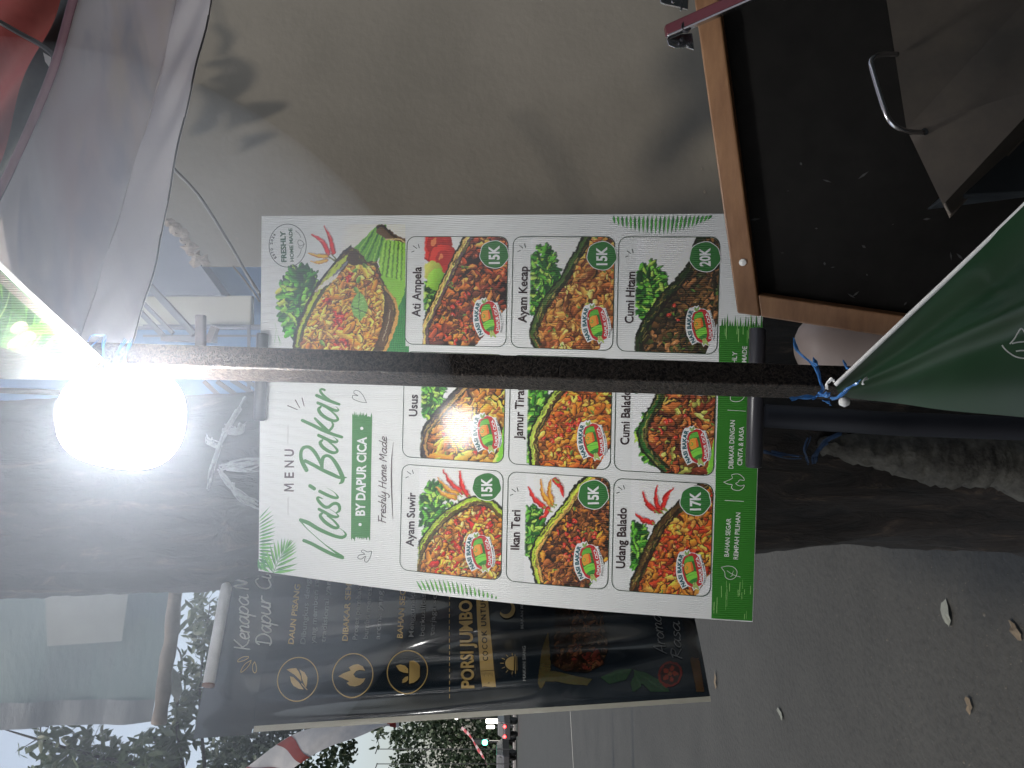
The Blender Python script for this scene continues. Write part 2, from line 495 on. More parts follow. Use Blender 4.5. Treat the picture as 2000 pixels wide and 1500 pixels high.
def banner_fn():
    top = [P(380, 1428, 1.53), P(404, 1310, 1.585), P(433, 1145, 1.69), P(447, 1050, 1.86), P(462, 980, 2.05)]
    bot = [P(1387, 1362, 1.50), P(1368, 1260, 1.57), P(1345, 1150, 1.68), P(1335, 1060, 1.84), P(1325, 990, 2.03)]
    def fn(u, v):
        a, b_ = poly_interp(top, u), poly_interp(bot, u)
        vv = v[..., None]
        p = a * (1 - vv) + b_ * vv
        # the hanging sheet ripples in long upright folds that fade towards the taut ends
        env = np.sin(np.pi * np.clip(v, 0, 1)) ** .7
        hold = 1 - np.exp(-np.clip(u, 0, 9) * 14)
        w = (.026 * np.sin(u * 17 + v * 2.0 - .9) + .012 * np.sin(u * 33 - v * 5) + .004 * np.sin(v * 19 + u * 9)) * env * hold
        return p + np.array([.30, -.954, 0]) * w[..., None]
    return fn
BANNER = Surf(banner_fn())

def stroke_poly(pts, w):
    """outline quads of a stroke with round ends: returns list of 2D polygons (one strip)"""
    pts = np.asarray(pts, float); m = len(pts)
    ww = np.full(m, w) if np.isscalar(w) else np.interp(np.linspace(0, 1, m), np.linspace(0, 1, len(w)), w)
    d = np.gradient(pts, axis=0); d /= np.linalg.norm(d, axis=1, keepdims=True) + 1e-9
    n = np.stack([-d[:, 1], d[:, 0]], 1)
    a = pts + n * ww[:, None] / 2; b_ = pts - n * ww[:, None] / 2
    verts = []; faces = []
    for i in range(m):
        verts += [a[i], b_[i]]
    for i in range(m - 1):
        faces.append((2 * i, 2 * i + 1, 2 * i + 3, 2 * i + 2))
    for i, sgn in ((0, -1), (m - 1, 1)):
        base = len(verts); K = 6
        verts.append(pts[i])
        for k in range(K + 1):
            t = math.pi * k / K
            verts.append(pts[i] + (n[i] * math.cos(t) + d[i] * sgn * math.sin(t)) * ww[i] / 2)
        for k in range(K):
            faces.append((base, base + 1 + k, base + 2 + k))
    return verts, faces

_tc = {}
def text_mesh(s, bold=0.0, spacing=1.0):
    k = (s, bold, spacing)
    if k in _tc: return _tc[k]
    cu = bpy.data.curves.new('t', 'FONT'); cu.body = s; cu.size = 1; cu.offset = bold; cu.space_character = spacing
    cu.resolution_u = 3
    o = bpy.data.objects.new('t', cu); COL.objects.link(o)
    dg = bpy.context.evaluated_depsgraph_get()
    me = bpy.data.meshes.new_from_object(o.evaluated_get(dg))
    v = np.array([x.co[:2] for x in me.vertices]); f = [tuple(p.vertices) for p in me.polygons]
    bpy.data.objects.remove(o); bpy.data.curves.remove(cu); bpy.data.meshes.remove(me)
    v[:, 0] -= v[:, 0].min(); width = v[:, 0].max()
    _tc[k] = (v, f, width)
    return _tc[k]

CAP = .729
class Print:
    """artwork given in photo pixels, laid on a sheet; every piece one hair above the last"""
    def __init__(s, surf, base=.0005, step=.00002):
        s.s = surf; s.v = []; s.f = []; s.c = []; s.layer = 0; s.base = base; s.step = step
    def lift(s, k=25): s.layer += k
    def raw(s, pts, faces, col, same=False):
        pts = np.asarray(pts, float)
        u, v = s.s.inv(pts[:, 0], pts[:, 1])
        w = s.s.at(u, v, s.base + s.layer * s.step)
        b_ = len(s.v)
        s.v += list(w); s.f += [tuple(i + b_ for i in f) for f in faces]
        c = np.asarray(col, float)
        s.c += [c] * len(w) if c.ndim == 1 else list(c)
        if not same: s.layer += 1
    def poly(s, pts, col):
        pts = [tuple(p) for p in pts]
        tr = tessellate_polygon([[Vector((p[0], p[1], 0)) for p in pts]])
        s.raw(pts, tr, col)
    def stroke(s, pts, w, col, smooth=True, n=6):
        q = catmull(pts, n) if smooth and len(pts) > 2 else np.asarray(pts, float)
        v, f = stroke_poly(q, w); s.raw(v, f, col)
    def disc(s, c, r, col, r2=None, n=28, wob=0):
        r2 = r2 or r
        s.poly([(c[0] + (r + wob * math.sin(5 * t + c[0]) + wob * math.sin(9 * t)) * math.cos(t), c[1] + (r2 + wob * math.sin(5 * t + c[0])) * math.sin(t)) for t in np.linspace(0, 2 * math.pi, n, endpoint=False)], col)
    def ring(s, c, r, r2, w, col, n=40, rot=0, a0=0, a1=2 * math.pi):
        t = np.linspace(a0, a1, n)
        x, y = r * np.cos(t), r2 * np.sin(t)
        s.stroke(np.stack([c[0] + x * math.cos(rot) - y * math.sin(rot), c[1] + x * math.sin(rot) + y * math.cos(rot)], 1), w, col, False)
    def text(s, t, p0, p1, cap, col, bold=0.0, spacing=1.0, shear=0.0):
        """baseline from p0 to p1, capital height cap pixels, up = towards smaller px"""
        v, f, width = text_mesh(t, bold, spacing)
        p0, p1 = np.array(p0, float), np.array(p1, float)
        a = (p1 - p0) / width
        n = np.array([a[1], -a[0]]); n = n / np.linalg.norm(n) * cap / CAP
        if n[0] > 0: n = -n
        x = v[:, :1] + shear * v[:, 1:2]
        s.raw(p0 + x * a + v[:, 1:2] * n, f, col)
    def arc_text(s, t, c, r, a0, a1, cap, col, bold=0.0, rx=1.0):
        v, f, width = text_mesh(t, bold, 1.0)
        ang = a0 + (a1 - a0) * v[:, 0] / width
        rr = r + v[:, 1] / CAP * cap * (1 if a1 > a0 else -1) * 1.0
        s.raw(np.stack([c[0] - rr * np.cos(ang) * rx, c[1] - rr * np.sin(ang)], 1), f, col)
    def build(s, name, parent, mat, label=None):
        o = link_mesh(name, s.v, s.f, mat, parent, False, np.array(s.c))
        if label: o['label'] = label
        if 'letter' in name or 'name' in name or 'icons' in name or 'headline' in name or 'palm' in name: o['kind'] = 'stuff'
        return o

# hand lettering: strokes on an x-height of 1
G = {
 'a': ([[(.62, .85), (.35, 1.0), (.05, .6), (.1, .1), (.35, .02), (.6, .5), (.68, .95)], [(.68, .95), (.62, .4), (.7, .03), (.9, .12)]], .88),
 'b': ([[(.1, 1.7), (.05, .1)], [(.05, .5), (.4, 1), (.65, .6), (.4, 0), (.05, .15)]], .8),
 'c': ([[(.6, .85), (.35, 1.0), (.05, .5), (.25, .02), (.65, .2)]], .7),
 'd': ([[(.62, .85), (.35, 1.0), (.05, .5), (.25, .0), (.6, .4)], [(.75, 1.75), (.62, .4), (.72, .03), (.9, .1)]], .88),
 'e': ([[(.08, .45), (.5, .6), (.55, .9), (.3, 1.0), (.05, .55), (.2, .05), (.65, .15)]], .7),
 'h': ([[(.2, 1.75), (.05, 0)], [(.1, .55), (.4, 1), (.6, .8), (.52, .1), (.75, .08)]], .78),
 'i': ([[(.1, .95), (.03, .25), (.12, .02), (.3, .12)], [(.16, 1.4), (.17, 1.45)]], .34),
 'l': ([[(.2, 1.75), (.05, .3), (.12, .02), (.3, .1)]], .34),
 'm': ([[(.08, .98), (.02, 0)], [(.05, .6), (.3, 1), (.42, .8), (.38, 0)], [(.4, .6), (.65, 1), (.8, .8), (.74, .1), (.95, .1)]], .98),
 'n': ([[(.08, .98), (.02, 0)], [(.05, .6), (.35, 1), (.55, .8), (.48, .1), (.7, .1)]], .76),
 'o': ([[(.35, 1), (.05, .6), (.15, .05), (.45, .05), (.65, .55), (.35, 1.0)]], .72),
 'p': ([[(.1, .98), (-.05, -.75)], [(.05, .5), (.35, 1), (.65, .7), (.4, .05), (.05, .15)]], .78),
 'r': ([[(.08, .98), (.03, 0)], [(.06, .55), (.25, .95), (.5, .95)]], .55),
 's': ([[(.5, .9), (.25, 1), (.1, .75), (.35, .5), (.5, .25), (.25, 0), (.0, .1)]], .6),
 'u': ([[(.08, .98), (.03, .3), (.2, .0), (.5, .3), (.6, .95)], [(.6, .95), (.55, .2), (.7, .03), (.85, .12)]], .86),
 'y': ([[(.08, .98), (.05, .4), (.25, .1), (.5, .4), (.6, .95)], [(.6, .95), (.5, -.4), (.25, -.8), (.0, -.6)]], .72),
 'A': ([[(.0, 0), (.45, 1.7), (.6, 1.7), (.75, 0)], [(.1, .6), (.75, .65)]], .95),
 'C': ([[(.85, 1.4), (.6, 1.7), (.15, 1.2), (.1, .4), (.4, 0), (.85, .25)]], .95),
 'D': ([[(.15, 1.6), (.1, .05)], [(-.1, 1.35), (.1, 1.7), (.6, 1.6), (.95, .9), (.7, .15), (.2, 0), (-.05, .15)]], 1.1),
 'F': ([[(.15, 1.7), (.05, 0)], [(.0, 1.65), (.75, 1.7)], [(.1, .95), (.55, 1.0)]], .75),
 'H': ([[(.15, 1.7), (.03, 0)], [(.8, 1.7), (.68, 0)], [(.05, .8), (.78, .9)]], .98),
 'K': ([[(.12, 1.7), (.05, 0)], [(.8, 1.7), (.3, .95), (.12, .8)], [(.15, .85), (.5, .3), (.95, .05)]], .98),
 'M': ([[(.0, 0), (.15, 1.7), (.45, .6), (.8, 1.7), (.85, 0)]], 1.1),
 'N': ([[(.0, 0), (.12, 1.6), (.55, .1), (.75, 1.75)]], .95),
 'R': ([[(.12, 1.6), (.05, 0)], [(-.1, 1.45), (.2, 1.7), (.65, 1.5), (.5, 1.0), (.1, .85), (.45, .4), (.85, .0)]], .95),
 ' ': ([], .5),
}
def hand(pr, s, p0, p1, xh, w, col, shear=.15):
    width = sum(G[c][1] for c in s)
    p0, p1 = np.array(p0, float), np.array(p1, float)
    a = (p1 - p0) / width; n = np.array([a[1], -a[0]]); n = n / np.linalg.norm(n) * xh
    if n[0] > 0: n = -n
    x = 0
    for c in s:
        for st in G[c][0]:
            q = [p0 + (x + px_ + shear * py_) * a + py_ * n for px_, py_ in st]
            pr.stroke(q, w, col, True, 5)
        x += G[c][1]

# ------------------------------------------------------------ painted photographs (dishes), as colour on a fine grid
class Canvas:
    def __init__(s, w, h, col):
        s.w, s.h = w, h; s.a = np.empty((h, w, 3)); s.a[:] = col
        s.Y, s.X = np.mgrid[0:h, 0:w].astype(float)
    def _box(s, x0, y0, x1, y1):
        return max(0, int(x0)), max(0, int(y0)), min(s.w, int(x1) + 2), min(s.h, int(y1) + 2)
    def put(s, bx, m, col, alpha=1):
        x0, y0, x1, y1 = bx
        if x1 <= x0 or y1 <= y0: return
        r = s.a[y0:y1, x0:x1]; mm = (m * alpha)[..., None]
        r[:] = r * (1 - mm) + np.asarray(col) * mm
    def ell(s, cx, cy, a, b_, rot, col, clip=None, p=2.0, hl=None, alpha=1):
        R = max(a, b_) + 1.5
        bx = s._box(cx - R, cy - R, cx + R, cy + R); x0, y0, x1, y1 = bx
        if x1 <= x0 or y1 <= y0: return
        X = s.X[y0:y1, x0:x1] - cx; Y = s.Y[y0:y1, x0:x1] - cy
        c, sn = math.cos(rot), math.sin(rot)
        U = (X * c + Y * sn) / a; W = (-X * sn + Y * c) / b_
        d = np.abs(U) ** p + np.abs(W) ** p
        m = np.clip((1.0 - d) * min(a, b_) * .9 + .5, 0, 1)
        if clip is not None: m = m * clip[y0:y1, x0:x1]
        if hl is None:
            s.put(bx, m, col, alpha)
        else:
            t = np.clip(.5 - .55 * W + .1 * U, 0, 1)[..., None]
            cc = np.asarray(col) * (1 - t) * .75 + np.asarray(hl) * t
            s.put(bx, m, cc, alpha)
    def mask(s, pts):
        pts = np.asarray(pts, float); n = len(pts)
        m = np.zeros((s.h, s.w), bool); j = n - 1
        for i in range(n):
            xi, yi = pts[i]; xj, yj = pts[j]
            if yi != yj:
                c = ((yi > s.Y) != (yj > s.Y)) & (s.X < (xj - xi) * (s.Y - yi) / (yj - yi) + xi)
                m ^= c
            j = i
        return m.astype(float)
    def poly(s, pts, col, alpha=1):
        m = s.mask(pts); s.put((0, 0, s.w, s.h), m, col, alpha); return m
    def line(s, pts, w, col, alpha=1, smooth=True):
        q = catmull(pts, 6) if smooth and len(pts) > 2 else np.asarray(pts, float)
        ww = np.full(len(q), w) if np.isscalar(w) else np.interp(np.linspace(0, 1, len(q)), np.linspace(0, 1, len(w)), w)
        for i in range(len(q) - 1):
            p, r = q[i], q[i + 1]; h = max(ww[i], .8) / 2
            bx = s._box(min(p[0], r[0]) - h - 1, min(p[1], r[1]) - h - 1, max(p[0], r[0]) + h + 1, max(p[1], r[1]) + h + 1)
            x0, y0, x1, y1 = bx
            if x1 <= x0 or y1 <= y0: continue
            X = s.X[y0:y1, x0:x1]; Y = s.Y[y0:y1, x0:x1]
            d = r - p; L2 = d @ d + 1e-9
            t = np.clip(((X - p[0]) * d[0] + (Y - p[1]) * d[1]) / L2, 0, 1)
            dist = np.hypot(X - p[0] - t * d[0], Y - p[1] - t * d[1])
            s.put(bx, np.clip(h - dist + .5, 0, 1), col, alpha)

def C(r, g, b): return np.array([r, g, b], float)
def food_fill(cv, m, n, cols, size, long=2.6, dark=C(45, 22, 12), rnd=None, curl=.3):
    """strips and lumps heaped on each other inside mask m"""
    ys, xs = np.nonzero(m > .5)
    if len(ys) == 0: return
    rnd = rnd or nrg
    for k in range(n):
        i = rnd.randint(len(ys)); x, y = xs[i] + rnd.rand(), ys[i] + rnd.rand()
        f_ = (1.9, 1.5, 1.15, .8)[int(4 * k / n)] * rnd.uniform(.75, 1.35)
        a = size * f_ * rnd.uniform(.9, long); b_ = size * f_ * rnd.uniform(.45, 1.0)
        rot = rnd.uniform(0, math.pi) if rnd.rand() > .45 else rnd.normal(.9, .5)
        lum = 1 + .22 * math.sin(x * .045 + 1.3) * math.cos(y * .06 + .4)
        c = cols[rnd.randint(len(cols))] * rnd.uniform(.85, 1.18) * lum
        if rnd.rand() < .8:
            cv.ell(x + size * .15, y + size * .25, a * 1.1, b_ * 1.25, rot, dark * rnd.uniform(.3, 1.3), m, alpha=.9)
        cv.ell(x, y, a, b_, rot, np.clip(c * .86, 0, 255), m, hl=np.clip(c * 1.26 + 3, 0, 255))
        if rnd.rand() < .35:
            cv.ell(x - b_ * .2, y - b_ * .3, a * .28, b_ * .18, rot, np.clip(c * 1.25 + 55, 0, 255), m, alpha=.85)

def herbs(cv, cx, cy, rx, ry, n, size, rnd=None, clip=None, bright=1.0):
    rnd = rnd or nrg
    gs = [C(32, 88, 30), C(58, 130, 38), C(92, 168, 52), C(130, 196, 72), C(24, 62, 26), C(168, 208, 84)]
    for k in range(n):
        t = rnd.uniform(0, 2 * math.pi); r = math.sqrt(rnd.rand())
        x, y = cx + rx * r * math.cos(t), cy + ry * r * math.sin(t)
        rot = t + rnd.normal(0, .7)
        g = gs[rnd.randint(6 if k > n * .5 else 3)] * bright
        a, b_ = size * rnd.uniform(.8, 1.7), size * rnd.uniform(.35, .65)
        cv.ell(x + 1, y + 1.3, a * 1.08, b_ * 1.2, rot, C(18, 48, 18), clip, alpha=.75)
        cv.ell(x, y, a, b_, rot, g * .8, clip, hl=np.clip(g * 1.2, 0, 255))
        dx, dy = math.cos(rot) * a * .8, math.sin(rot) * a * .8
        cv.line([(x - dx, y - dy), (x + dx, y + dy)], .8, np.clip(g * 1.35, 0, 255), .6, False)

def chili(cv, p, q, w, col, bend=.15):
    p, q = np.array(p, float), np.array(q, float); d = q - p; n = np.array([-d[1], d[0]])
    mid = (p + q) / 2 + n * bend
    cv.line([p + 2, mid + 2, q + 2], [w * .25, w * 1.0, w * 1.0], C(150, 140, 140), .35)
    cv.line([p, mid, q], [w * .2, w * .95, w], col * .75)
    cv.line([p - n / np.linalg.norm(n) * w * .12, mid - n / np.linalg.norm(n) * w * .12, q], [w * .1, w * .55, w * .5], np.clip(col * 1.12 + 8, 0, 255))
    cv.line([p * .7 + q * .3 - n / np.linalg.norm(n) * w * .2, mid - n / np.linalg.norm(n) * w * .25], w * .12, C(255, 190, 175), .8, False)

def canvas_mesh(name, cv, tofn, mask, parent, mat, layer_off):
    """lay the picture on its sheet: every cell one quad, colour at its corners"""
    h, w = cv.h, cv.w
    if 'picture' in name:      # soften the outlines of the painted shapes into irregular ones
        r1, r2 = nrg.normal(0, 1, (h // 4 + 3, w // 4 + 3)), nrg.normal(0, 1, (h // 4 + 3, w // 4 + 3))
        def up4(r):
            yy_, xx_ = cv.Y / 4, cv.X / 4; i_, j_ = yy_.astype(int), xx_.astype(int); fy, fx = yy_ - i_, xx_ - j_
            return r[i_, j_] * (1 - fy) * (1 - fx) + r[i_ + 1, j_] * fy * (1 - fx) + r[i_, j_ + 1] * (1 - fy) * fx + r[i_ + 1, j_ + 1] * fy * fx
        cv.a = cv.a[np.clip(np.rint(cv.Y + 1.0 * up4(r1)), 0, h - 1).astype(int), np.clip(np.rint(cv.X + 1.0 * up4(r2)), 0, w - 1).astype(int)]
    col = np.clip(cv.a + nrg.normal(0, 5, cv.a.shape), 0, 255)
    col = np.clip(lin(col) / WHITE * .80, 0, .85)
    world_pts = tofn(cv.X.ravel(), cv.Y.ravel(), layer_off)
    ok = mask > .5
    q = ok[:-1, :-1] & ok[1:, :-1] & ok[:-1, 1:] & ok[1:, 1:]
    yy, xx = np.nonzero(q)
    f = np.stack([yy * w + xx, yy * w + xx + 1, (yy + 1) * w + xx + 1, (yy + 1) * w + xx], 1)
    used = np.unique(f); remap = np.full(h * w, -1); remap[used] = np.arange(len(used)); f = remap[f]
    me = bpy.data.meshes.new(name)
    me.vertices.add(len(used)); me.vertices.foreach_set('co', world_pts[used].astype(np.float32).ravel())
    me.loops.add(f.size); me.loops.foreach_set('vertex_index', f.ravel().astype(np.int32))
    me.polygons.add(len(f)); me.polygons.foreach_set('loop_start', (np.arange(len(f)) * 4).astype(np.int32))
    a = me.color_attributes.new('Col', 'FLOAT_COLOR', 'POINT')
    c = np.ones((len(used), 4), dtype=np.float32); c[:, :3] = col.reshape(-1, 3)[used]
    a.data.foreach_set('color', c.ravel())
    me.materials.append(mat); me.update(calc_edges=True); me.validate()
    o = bpy.data.objects.new(name, me); COL.objects.link(o)
    o.parent = parent
    if parent.type == 'EMPTY': o.matrix_parent_inverse = parent.matrix_world.inverted()
    return o

# ------------------------------------------------------------ ground, road, far side
g = MB(); g.add([(-300, -30, 0), (300, -30, 0), (300, 600, 0), (-300, 600, 0)], [(0, 1, 2, 3)])
o = g.build('road', M['asphalt']); o['kind'] = 'structure'
g = MB()
def ground_at(px, py):
    d = H * F / (px - HZC); return np.array([d * (750 - py) / F, d, 0.0])
a0, a1 = ground_at(1113, 1380), ground_at(1122, 1540)
d = (a1 - a0)
p0 = np.array([a0[0], a0[1], .004]); e = d / np.linalg.norm(d); nrm = np.array([-e[1], e[0], 0])
p0 = p0 - e * 3; L_ = 22
g.add([p0, p0 + e * L_, p0 + e * L_ + nrm * .14, p0 + nrm * .14], [(0, 1, 2, 3)])
o = g.build('road_marking', M['paint']); o['kind'] = 'structure'
g = MB(); g.box((-90, 66, 0), (150, 0, 0), (0, 4, 0), (0, 0, .15))
o = g.build('pavement', M['kerb']); o['kind'] = 'structure'


def scrap(name, px, py, r, mat_, label, cat, rot=0, asp=.5):
    c = ground_at(px, py); mb = MB(); n = 11; vs = [c + np.array([0, 0, .012])]
    for k in range(n):
        t = 2 * math.pi * k / n; rr = r * rng.uniform(.7, 1.15)
        x, y = rr * math.cos(t), rr * asp * math.sin(t)
        vs.append(c + np.array([x * math.cos(rot) - y * math.sin(rot), x * math.sin(rot) + y * math.cos(rot), .004 + rng.uniform(0, .012)]))
    mb.add(vs, [(0, 1 + k, 1 + (k + 1) % n) for k in range(n)])
    return tag(mb.build(name, mat_), label, cat)
scrap('paper_scrap', 1852, 1200, .05, M['paper'], 'pale torn paper scrap lying on the asphalt left of the tree foot', 'litter', .5, .6)
scrap('dry_leaf', 1988, 1232, .035, M['dry_leaf'], 'dry brown leaf lying on the asphalt nearest the camera', 'leaf', 1.0)
if 0: scrap('dry_leaf', 1858, 1478, .05, M['dry_leaf'], 'dry leaf on the asphalt farthest left, below the paper scrap', 'leaf', .3)
scrap('dry_leaf', 1527, 1395, .05, M['paper'], 'small pale leaf on the asphalt below the corner of the dark banner', 'leaf', 1.2, .35)
scrap('dry_leaf', 1400, 1330, .07, M['dry_leaf'], 'brown leaf on the asphalt just under the lower edge of the dark banner', 'leaf', .1, .3)
scrap('dry_leaf', 1898, 1377, .03, M['dry_leaf'], 'small reddish dry leaf on the asphalt between the paper scrap and the left edge', 'leaf', .1, .5)

gm = MB()
for k in range(500):
    px = 1030 + 970 * nrg.rand() ** .8; py = nrg.uniform(1060, 1540)
    c = ground_at(px, py); r = nrg.uniform(.001, .004) * (1.8 if nrg.rand() < .05 else 1)
    vs = [c + np.array([r * math.cos(t) * nrg.uniform(.7, 1.2), r * math.sin(t) * nrg.uniform(.7, 1.2), 0]) for t in (0, 1.26, 2.5, 3.8, 5)] + [c + np.array([0, 0, r * .8])]
    gm.add(vs, [(i, (i + 1) % 5, 5) for i in range(5)])
o = gm.build('road_grit', mat('grit', (.055, .053, .048), .85, vary=.4, vscale=30), kind='stuff')

# ------------------------------------------------------------ the street tree in front
TR_Y = 1.80
_tz = [-400, 0, 330, 450, 520, 900, 1200, 1490, 1700, 2000, 2600]
_tl = [1165, 1152, 1152, 1142, 1118, 1105, 1085, 1080, 1066, 1078, 1140]
_tr = [770, 775, 772, 765, 755, 700, 650, 620, 610, 590, 520]
def trunk_prof(px):
    l, r = np.interp(px, _tz, _tl), np.interp(px, _tz, _tr)
    a, b_ = (750 - l) / F, (750 - r) / F
    # tangent lines from the camera to a circle centred at depth TR_Y
    R = TR_Y * (b_ - a) / 2 * .985
    return TR_Y * (a + b_) / 2, R
mb = MB(); NR, NS = 150, 72
zs = np.linspace(H + 1.45, -.05, NR)
rows = []
for z in zs:
    px = HZC - (z - H) * F / (TR_Y - .1)
    cx, R = trunk_prof(px)
    flare = max(0, .35 - z) ** 1.3 * .5
    for k in range(NS):
        t = 2 * math.pi * k / NS
        ridge = 1 + .035 * math.sin(5 * t + z * 1.6) + .022 * math.sin(11 * t - z * 3.1) + .015 * math.sin(17 * t + z * 6) + .018 * math.sin(3 * t + z * 9) + nrg.normal(0, .006)
        rr = (R + flare * (1 + .5 * math.sin(4 * t))) * ridge
        rows.append((cx + rr * math.cos(t), TR_Y + rr * math.sin(t), z))
fs = [(i * NS + k, (i + 1) * NS + k, (i + 1) * NS + (k + 1) % NS, i * NS + (k + 1) % NS) for i in range(NR - 1) for k in range(NS)]
tree0 = thing('street_tree', 'thick dark trunk of rough bark standing behind the menu board', 'tree', (trunk_prof(2000)[0], TR_Y, 0))
mb.add(rows, fs); mb.build('trunk', M['bark'], tree0, True)
mb = MB()  # crown out of view, added and placed to shade trunk and banner
for _ in range(3600):
    v = nrg.normal(0, 1, 3); v /= np.linalg.norm(v); v *= nrg.rand() ** .4
    p = np.array([-1.15, .9, H + 2.45]) + v * np.array([.75, 1.1, .55])
    dd_ = nrg.normal(0, 1, 3); dd_[2] -= .6; dd_ /= np.linalg.norm(dd_); a2 = np.cross(dd_, nrg.normal(0, 1, 3)); a2 /= np.linalg.norm(a2)
    mb.add([p, p + dd_ * .06 + a2 * .025, p + dd_ * .14, p + dd_ * .06 - a2 * .025], [(0, 1, 2, 3)])
mb.build('crown', M['leaf'], tree0, False, 'stuff')
mb = MB(); mb.tube(catmull([np.array([trunk_prof(0)[0], TR_Y, H + 1.35]), np.array([-.6, 1.5, H + 2.0]), np.array([-1.1, 1.0, H + 2.5])], 5), np.linspace(.16, .05, 11), 12); mb.build('limb', M['bark'], tree0, True)
def on_trunk(px, py, lift=.012):
    y = TR_Y - .2
    for _ in range(12):
        p = P(px, py, y); cx, R = trunk_prof(HZC - (p[2] - H) * F / (TR_Y - .1))
        q = R * R - (p[0] - cx) ** 2
        y = TR_Y - math.sqrt(max(q, 0)) * 1.03 - lift
    return P(px, py, y)
# pale buttress that climbs the foot of the trunk
pts = [on_trunk(x, y, .0) for x, y in [(1600, 868), (1680, 876), (1760, 885), (1830, 895), (1900, 898), (1960, 905), (2060, 930), (2200, 950)]]
mb = MB(); rr = [.012, .03, .045, .055, .055, .05, .07, .08]
mb.tube(catmull(pts, 8), np.interp(np.linspace(0, 1, 57), np.linspace(0, 1, 8), rr), 18)
mb.v = [(x + nrg.normal(0, .003), y + nrg.normal(0, .003), z) for x, y, z in mb.v]
mb.build('root', M['lichen'], tree0, True)

def frayed(name, paths, w, mat_, label, where, n=5, jit=.003):
    mb = MB()
    for path in paths:
        base = catmull([where(*p) for p in path], 6)
        m = len(base)
        for k in range(n):
            ph = nrg.uniform(0, 6, 3); off = nrg.normal(0, jit, 3)
            wob = np.array([[math.sin(i * .5 + ph[0]), -abs(math.sin(i * .7 + ph[1])), math.sin(i * .6 + ph[2])] for i in range(m)]) * jit * .8
            a_, b_ = sorted(nrg.choice(m, 2, replace=False)) if k > 1 else (0, m - 1)
            if b_ - a_ < 4: a_, b_ = 0, m - 1
            mb.ribbon((base + wob + off)[a_:b_ + 1], w * nrg.uniform(.25, 1.0), (0, 1, 0), nrg.uniform(-2, 2))
    return tag(mb.build(name, mat_), label, 'string')
frayed('frayed_string', [[(478, 776), (442, 840), (420, 896), (407, 953)], [(442, 838), (470, 840), (478, 826)], [(430, 866), (412, 862), (408, 850)]], .008, M['raffia_old'],
       'pale frayed plastic string hanging on the trunk under the lamp, the longer one', on_trunk, 7)
frayed('frayed_string', [[(428, 915), (448, 941), (476, 966), (506, 982)], [(450, 944), (458, 962), (480, 985), (500, 992)], [(432, 913), (470, 907), (512, 901)], [(440, 911), (480, 919), (508, 912)]], .006, M['raffia_old'],
       'pale frayed string knotted on the trunk beside the left corner of the menu board top', on_trunk, 6)
frayed('blue_string', [[(1490, 882), (1520, 889), (1566, 893)], [(1579, 857), (1570, 884), (1581, 907)], [(1644, 845), (1613, 866), (1593, 886), (1589, 906)]], .006, M['raffia_dim'],
       'blue plastic string tied round the trunk below the menu board', lambda a_, b_: on_trunk(a_, b_, .02), 4, .002)
mb = MB(); mb.tube([P(1495, 812, 1.42), P(1750, 828, 1.40), P(2350, 850, 1.36), P(2560, 856, 1.35)], .021, 18)
tag(mb.build('black_pole', M['black_plastic'], None, True), 'black plastic pole leaning in front of the trunk under the menu board', 'pole')

# ------------------------------------------------------------ plastered wall with broken corner, blue house behind
def prism(name, pts_front, back, mat_, parent=None):
    n = len(pts_front); pf = [np.asarray(p) for p in pts_front]; pb = [p + np.asarray(back) for p in pf]
    mb = MB()
    tr = [tuple(t) for t in tessellate_polygon([[Vector(p) for p in pf]])]
    mb.add(pf + pb, tr + [tuple(i + n for i in t[::-1]) for t in tr] + [(i, (i + 1) % n, (i + 1) % n + n, i + n) for i in range(n)])
    o = mb.build(name, mat_, parent)
    import bmesh
    bm = bmesh.new(); bm.from_mesh(o.data); bmesh.ops.recalc_face_normals(bm, faces=bm.faces); bm.to_mesh(o.data); bm.free()
    return o
def WALLP(px, py):
    return P(px, py, 2.06)
edge = [(395, 521)]
for k in range(1, 15):
    t = k / 14; edge.append((395 - 68 * t + 3.4 * math.sin(k * 2.3), 521 - 90 * t + 3.5 * math.cos(k * 3.1)))
outline = [(2120, 521), (1300, 521), (800, 521)] + edge + [(230, 330), (60, 180), (-420, 60), (-420, -260), (2120, -260)]
w = prism('plaster_wall', [WALLP(*p) for p in outline], (.02, .14, 0), M['wall'])
tag(w, 'greyish beige plastered wall behind the menu board with leaf shadows on it', 'wall')
mb = MB()
for (px, py), r in zip(edge[1:], nrg.uniform(.006, .018, 14)):
    c = WALLP(px + 1, py - 2); n = 9
    vs = [c + np.array([0, -.006, 0])] + [c + np.array([r * math.cos(t) * nrg.uniform(.5, 1.3), -.001, r * 1.4 * math.sin(t) * nrg.uniform(.5, 1.3)]) for t in np.linspace(0, 6.28, n, endpoint=False)]
    mb.add(vs, [(0, 1 + k, 1 + (k + 1) % n) for k in range(n)])
mb.build('broken_edge', M['crack'], w)
for px, py, r in ((463, 466, .003), (1352, 272, .004), (1290, 258, .003), (1376, 375, .005), (1370, 330, .003)):
    mb = MB(); c = WALLP(px, py); mb.add([c + np.array([r * math.cos(t), -.0015, r * .7 * math.sin(t)]) for t in np.linspace(0, 6.28, 7, endpoint=False)], [tuple(range(7))])
    mb.build('pockmark', M['crack'], w)

